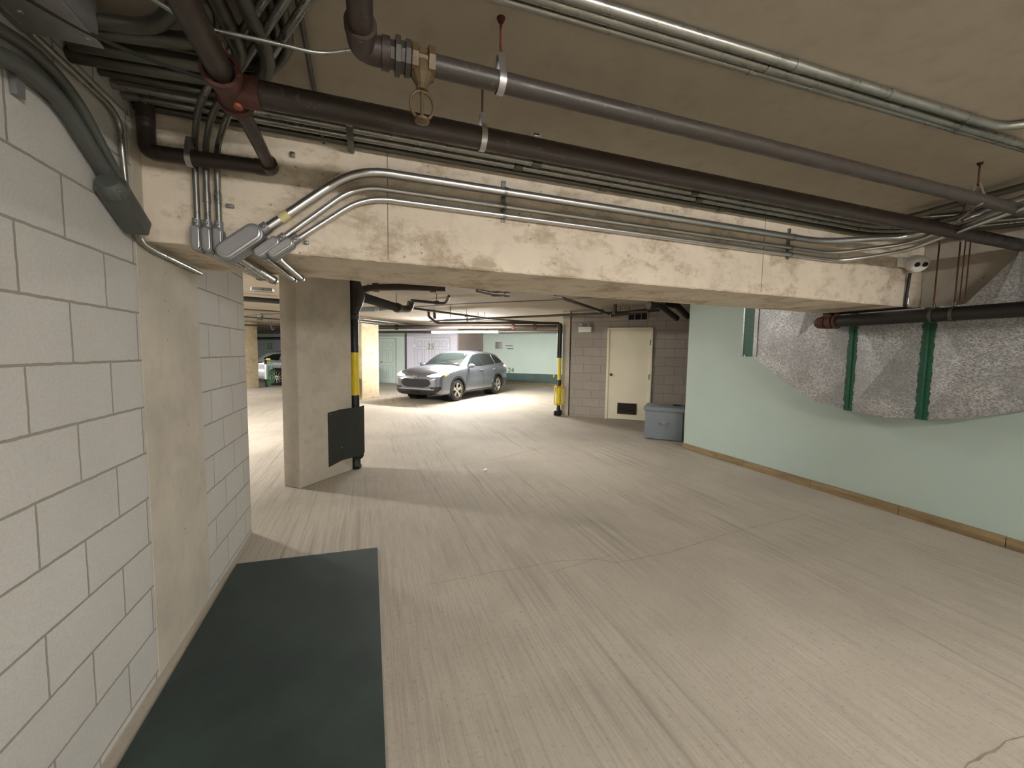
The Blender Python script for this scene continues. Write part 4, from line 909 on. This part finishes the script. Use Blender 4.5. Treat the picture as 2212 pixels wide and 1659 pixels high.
    decal('rear_window', [(-.50, 1.84), (.50, 1.84), (.50, 2.08), (-.50, 2.08)], 'z', gl)
    for sd, ax in ((1, 'x'), (-1, '-x')):
        decal('side_window', [(-.70, 1.05*S), (-.30, 1.33*S), (-.08, 1.43*S), (.24, 1.475*S), (.26, 1.07*S)], ax, gl)
        decal('side_window', [(.33, 1.075*S), (.31, 1.475*S), (.85, 1.48*S), (1.12, 1.455*S), (1.16, 1.12*S)], ax, gl)
        decal('side_window', [(1.22, 1.13*S), (1.19, 1.44*S), (1.50, 1.41*S), (1.84, 1.22*S), (1.80, 1.18*S)], ax, gl)
        decal('window_pillar_trim', [(.265, 1.07*S), (.245, 1.46*S), (.305, 1.46*S), (.325, 1.07*S)], ax, bk, .008)
        decal('sill_cladding', [(-.96, .235), (-.96, .30*S), (.96, .30*S), (.96, .235)], ax, bk, .012, sub=14)
        for yy in (-.86, .29, 1.14):
            decal('door_gap', [(yy, .34), (yy, 1.02*S), (yy+.012, 1.02*S), (yy+.012, .34)], ax, bk, .002, rings_=2)
        for yy in (.12, 1.0):
            decal('door_handle', [(yy-.09, .925*S), (yy+.09, .935*S), (yy+.09, .96*S), (yy-.09, .95*S)], ax, M['chrome'] if det else paint, .028, .03, rings_=3)
        for wy in (-WY, WY):
            circ = []
            for k in range(25):
                t = math.radians(-22+224*k/24); circ.append((wy+(WR+.03)*math.cos(t), WZ+(WR+.03)*math.sin(t)))
            vs = []; nseg = len(circ)
            for rr, of in ((WR+.028, -.05), (WR+.03, .018), (WR+.095, .014), (WR+.10, -.02)):
                for k in range(nseg):
                    t = math.radians(-22+224*k/(nseg-1)); a, b = wy+rr*math.cos(t), WZ+rr*math.sin(t)
                    hit = bvh.ray_cast(Vector((3*sd, a, max(b, .24))), Vector((-sd, 0, 0)))
                    x = hit[0].x if hit[0] is not None else .85*sd
                    vs.append(Vector((x+sd*of, a, b)))
            fs = [(r_*nseg+k, r_*nseg+k+1, (r_+1)*nseg+k+1, (r_+1)*nseg+k) for r_ in range(3) for k in range(nseg-1)]
            if det: part('wheel_arch', MB().add(vs, fs), bk, car, 50, None, True)
            part('wheel_well', MB().lathe((sd*.50, wy, WZ), (sd, 0, 0), [(0, .1), (0, WR+.06), (.30, WR+.06)], 26), M['dark'], car, 40, None, True)
            # wheel
            wx = sd*.79; o = Vector((wx, wy, WZ)); sx_ = Vector((sd, 0, 0))
            wl = part('wheel', MB().lathe(o, sx_, [(-.10, .235), (-.10, .30), (-.085, WR-.012), (-.05, WR), (.06, WR), (.088, WR-.014), (.10, .30), (.098, .238), (.05, .225)], 36, closed=True), M['tyre'], car, 40, 'black tyre with a silver spoked rim', True)
            part('rim', MB().lathe(o, sx_, [(-.08, .236), (.088, .240), (.094, .232), (.088, .222), (.02, .205), (-.08, .205)], 36, closed=True).lathe(o, sx_, [(.015, 0), (.015, .05), (.07, .055), (.078, .035), (.078, 0)], 20), M['alloy'], wl, 40, None, True)
            part('brake_disc', MB().lathe(o, sx_, [(-.03, 0.02), (-.03, .20), (-.01, .20), (-.01, .02)], 24), M['dark'], wl, 40, None, True)
            ns = 5 if det else 10
            for k in range(ns):
                t = 2*math.pi*k/ns+.3; e = Vector((0, math.cos(t), math.sin(t))); q_ = Vector((0, -math.sin(t), math.cos(t)))
                wd = .042 if det else .016
                pr = [o+sx_*.062+e*.03-q_*wd*.9, o+sx_*.062+e*.03+q_*wd*.9, o+sx_*.085+e*.225+q_*wd*1.25, o+sx_*.085+e*.225-q_*wd*1.25]
                part('spoke', MB().prism(pr, -sx_*.03), M['alloy'], wl, 20, None, True)
        # mirror
        mc = Vector((sd*.985, -.66, 1.085*S)); mb = MB().ball(mc, .115, .075, .072, 8)
        mr = part('door_mirror', mb, paint, car, 60, None, True)
        part('mirror_foot', MB().tube([mc+Vector((-sd*.08, .02, -.03)), Vector((sd*.85, -.62, 1.03*S))], .022, 8), bk, mr, 60, None, True)
        # lamps
        hl = [(sd*.40, .80*S), (sd*.62, .865*S), (sd*.80, .90*S), (sd*.855, .87*S), (sd*.80, .79*S), (sd*.58, .765*S)]
        decal('headlight', hl, 'y', M['headlight'] if lights else M['chrome'], .010)
        decal('turn_signal', [(-2.02, .84*S), (-1.86, .875*S), (-1.80, .865*S), (-1.98, .795*S)], ax, M['amber'], .012)
        decal('tail_light', [(2.00, .99*S), (1.80, 1.03*S), (1.86, 1.075*S), (2.08, 1.06*S), (2.16, 1.0*S)], ax, M['tail'] if lights else M['rust'], .014)
        if det: decal('fog_vent', [(sd*.50, .475), (sd*.80, .50), (sd*.83, .44), (sd*.76, .34), (sd*.66, .345)], 'y', bk, .010)
    if det:
        gr = decal('grille', [(-.44, .49), (-.54, .57), (-.50, .67), (-.40, .71), (.40, .71), (.50, .67), (.54, .57), (.44, .49), (.30, .455), (-.30, .455)], 'y', M['grille'], .012)
        decal('lower_bumper', [(-.70, .30), (-.74, .36), (-.60, .385), (.60, .385), (.74, .36), (.70, .30), (.55, .245), (-.55, .245)], 'y', bk, .020)
        decal('license_plate_mount', [(-.16, .31), (-.16, .36), (.16, .36), (.16, .31)], 'y', M['dark'], .035, .02)
        decal('front_skirt_trim', [(-.66, .40), (-.66, .415), (.66, .415), (.66, .40)], 'y', M['chrome'], .014, rings_=2)
        # emblem: an upright H in chrome inside a rim
        ez = .775; mb = MB(); hit = bvh.ray_cast(Vector((0, -4, ez)), Vector((0, 1, 0))); y_ = hit[0].y-.012
        for k in (-1, 1): mb.prism([(k*.022, y_, ez-.045), (k*.036, y_, ez-.045), (k*.050, y_, ez+.045), (k*.034, y_, ez+.045)], (0, -.012, 0))
        mb.bb(-.028, .028, y_-.012, y_, ez-.008, ez+.008)
        lp = [(-.062, .035), (-.055, -.035), (-.03, -.055), (.03, -.055), (.055, -.035), (.062, .035), (.04, .055), (-.04, .055), (-.062, .035)]
        mb.tube([(a, y_-.006, ez+b) for a, b in lp], .006, 6)
        part('emblem', mb, M['chrome'], car, 30, 'chrome letter H in a rounded frame', True)
        decal('windshield_sticker', [(.50, -.90), (.56, -.90), (.56, -.83), (.50, -.83)], 'z', M['blue'], .012, sub=2, rings_=2)
        decal('windshield_sticker', [(.50, -.36), (.54, -.36), (.54, -.33), (.50, -.33)], 'z', M['white'], .012, sub=2, rings_=2)
        part('roof_antenna', MB().prism([(-.015, 1.38, 1.55), (-.015, 1.62, 1.515), (-.015, 1.56, 1.61)], (.03, 0, 0)), bk, car, 20, None, True)
        for k in (-.25, .42): part('wiper', MB().tube([(k, -1.02, 1.115), (k+.05, -.96, 1.15), (k+.42, -.93, 1.16)], .008, 6), bk, car, 40, None, True)
    return car
M['paint'] = NT('silver car paint').out(lin((.50, .51, .55)), .30, .75, None, .5, coat=.6)
M['paint2'] = NT('pale silver car paint').out(lin((.74, .76, .80)), .32, .55, None, .5, coat=.5)
t = NT('tinted car glass'); M['glass'] = t.out(lin((.10, .12, .12)), .05, 0, None, .8)
M['carblack'] = plain('black car plastic', (.12, .12, .13), .5, 0, .05, 20, .05)
M['grille'] = plain('black grille mesh', (.05, .05, .055), .45, 0, .5, 90, .3)
M['tyre'] = plain('tyre rubber', (.16, .155, .15), .75, 0, .1, 30, .1)
M['alloy'] = galv('alloy wheel', (.82, .80, .76), .25, .05); M['chrome'] = galv('chrome', (.92, .92, .94), .12, 0)
M['headlight'] = glow('lit headlight', (.93, 1, .97), 5); M['amber'] = glow('amber signal', (1, .55, .12), .6, (.9, .5, .1)); M['tail'] = glow('lit tail light', (1, .10, .12), 6, (.8, .05, .05))
M['blue'] = plain('blue sticker', (.25, .42, .85), .5)

FWc = spot(984, 866, 'Z', 0)
# nose direction chosen from the two near wheels
def place_car():
    best = None
    for k in range(-90, 91):
        th = math.radians(k*.5-45); hd = Vector((-math.cos(th)*.0+math.sin(th), -math.cos(th), 0))
        side = Vector((-hd.y, hd.x, 0))           # local +X
        c_ = FWc-hd*1.328-side*.80*1.0
        rw = c_-hd*1.328+side*.80
        d = rw-Vector((0, 0, EYE)); px_ = 1106+FPX*d.dot(rt)/d.dot(fw)
        e = abs(px_-1070)
        if best is None or e < best[0]: best = (e, hd, c_)
    return best
e_, hd_, c_ = place_car(); print('car', e_, hd_, c_)
build_car('silver compact SUV with headlights on, parked under the lit lamp', c_, hd_, 1.0, M['paint'])
hw = spot(599, 832, 'Z', 0); h2 = Vector((.985, -.10, 0)).normalized(); s2 = Vector((-h2.y, h2.x, 0))
build_car('pale silver car half hidden behind the nearest column, charging cable at its tail', hw+h2*1.328+s2*.80, h2, .93, M['paint2'], False, False)
# charging cable and post at its tail
q = spot(576, 836, 'Z', 0)
M['cablegreen'] = plain('green charging cable', (.22, .42, .30), .5)
t_ = thing('charging_station', 'white charger with coiled green cable beside the far left column', 'car charger', q)
part('post', MB().box(q+Vector((0, 0, .55)), (.10, .10, 1.10), bev=.02), M['rubber'], t_)
part('charger_body', MB().box(q+Vector((.03, -.08, .62)), (.14, .10, .62), bev=.04), M['white'], t_)
mb = MB()
for k in range(4):
    pts = []
    for j in range(21):
        a = 2*math.pi*j/20; pts.append(q+Vector((.10+.05*k+(.05+.012*k)*math.cos(a), -.16-.02*k, .58+(.50-.03*k)*math.sin(a))))
    mb.tube(pts, .011, 6)
part('coiled_cable', MB().add(mb.v, mb.f), M['cablegreen'], t_)
part('plug', MB().box(q+Vector((.12, -.15, 1.13)), (.16, .08, .07), bev=.02), M['yellow'], t_)

# hairline joints and cracks in the floor
M['crack'] = plain('crack in concrete', (.52, .475, .41), .95, 0, .2, 20, 0)
def crack(i, pts, wd, seed):
    rnd = random.Random(seed); P_ = [spot(x, y, 'Z', 0) for x, y in pts]; Q = []
    for a, b in zip(P_, P_[1:]):
        n = max(2, int((b-a).length/.05))
        for k in range(n): Q.append(a+(b-a)*k/n+Vector((rnd.uniform(-.006, .006), rnd.uniform(-.006, .006), 0)))
    Q.append(P_[-1]); vs = []
    for k, q in enumerate(Q):
        d = (Q[min(k+1, len(Q)-1)]-Q[max(k-1, 0)]).normalized(); n_ = Vector((-d.y, d.x, 0)); w_ = wd*rnd.uniform(.25, 1)*(.3+.7*math.sin(math.pi*(k+.5)/len(Q)))
        vs += [q+n_*w_+Vector((0, 0, .0008)), q-n_*w_+Vector((0, 0, .0008)), q-Vector((0, 0, .004))]
    fs = []
    for k in range(len(Q)-1): fs += [(3*k, 3*k+3, 3*k+4, 3*k+1), (3*k+1, 3*k+4, 3*k+5, 3*k+2), (3*k+2, 3*k+5, 3*k+3, 3*k)]
    struct('floor_%d' % i, MB().add(vs, fs), M['crack'])
crack(2, [(930, 1262), (1040, 1240), (1130, 1226), (1200, 1212), (1290, 1208), (1330, 1216), (1450, 1192), (1580, 1150), (1760, 1108)], .0035, 1)
crack(3, [(2060, 1672), (2110, 1640), (2160, 1612), (2240, 1575)], .006, 2)
crack(4, [(1180, 1240), (1290, 1206), (1352, 1190)], .002, 3)
crack(5, [(905, 1012), (980, 1008), (1080, 990), (1180, 965)], .006, 4)
crack(6, [(1660, 1180), (1800, 1262), (1900, 1318), (2090, 1425), (2212, 1490)], .003, 5)
crack(7, [(930, 1040), (985, 1130), (1040, 1240)], .004, 6)
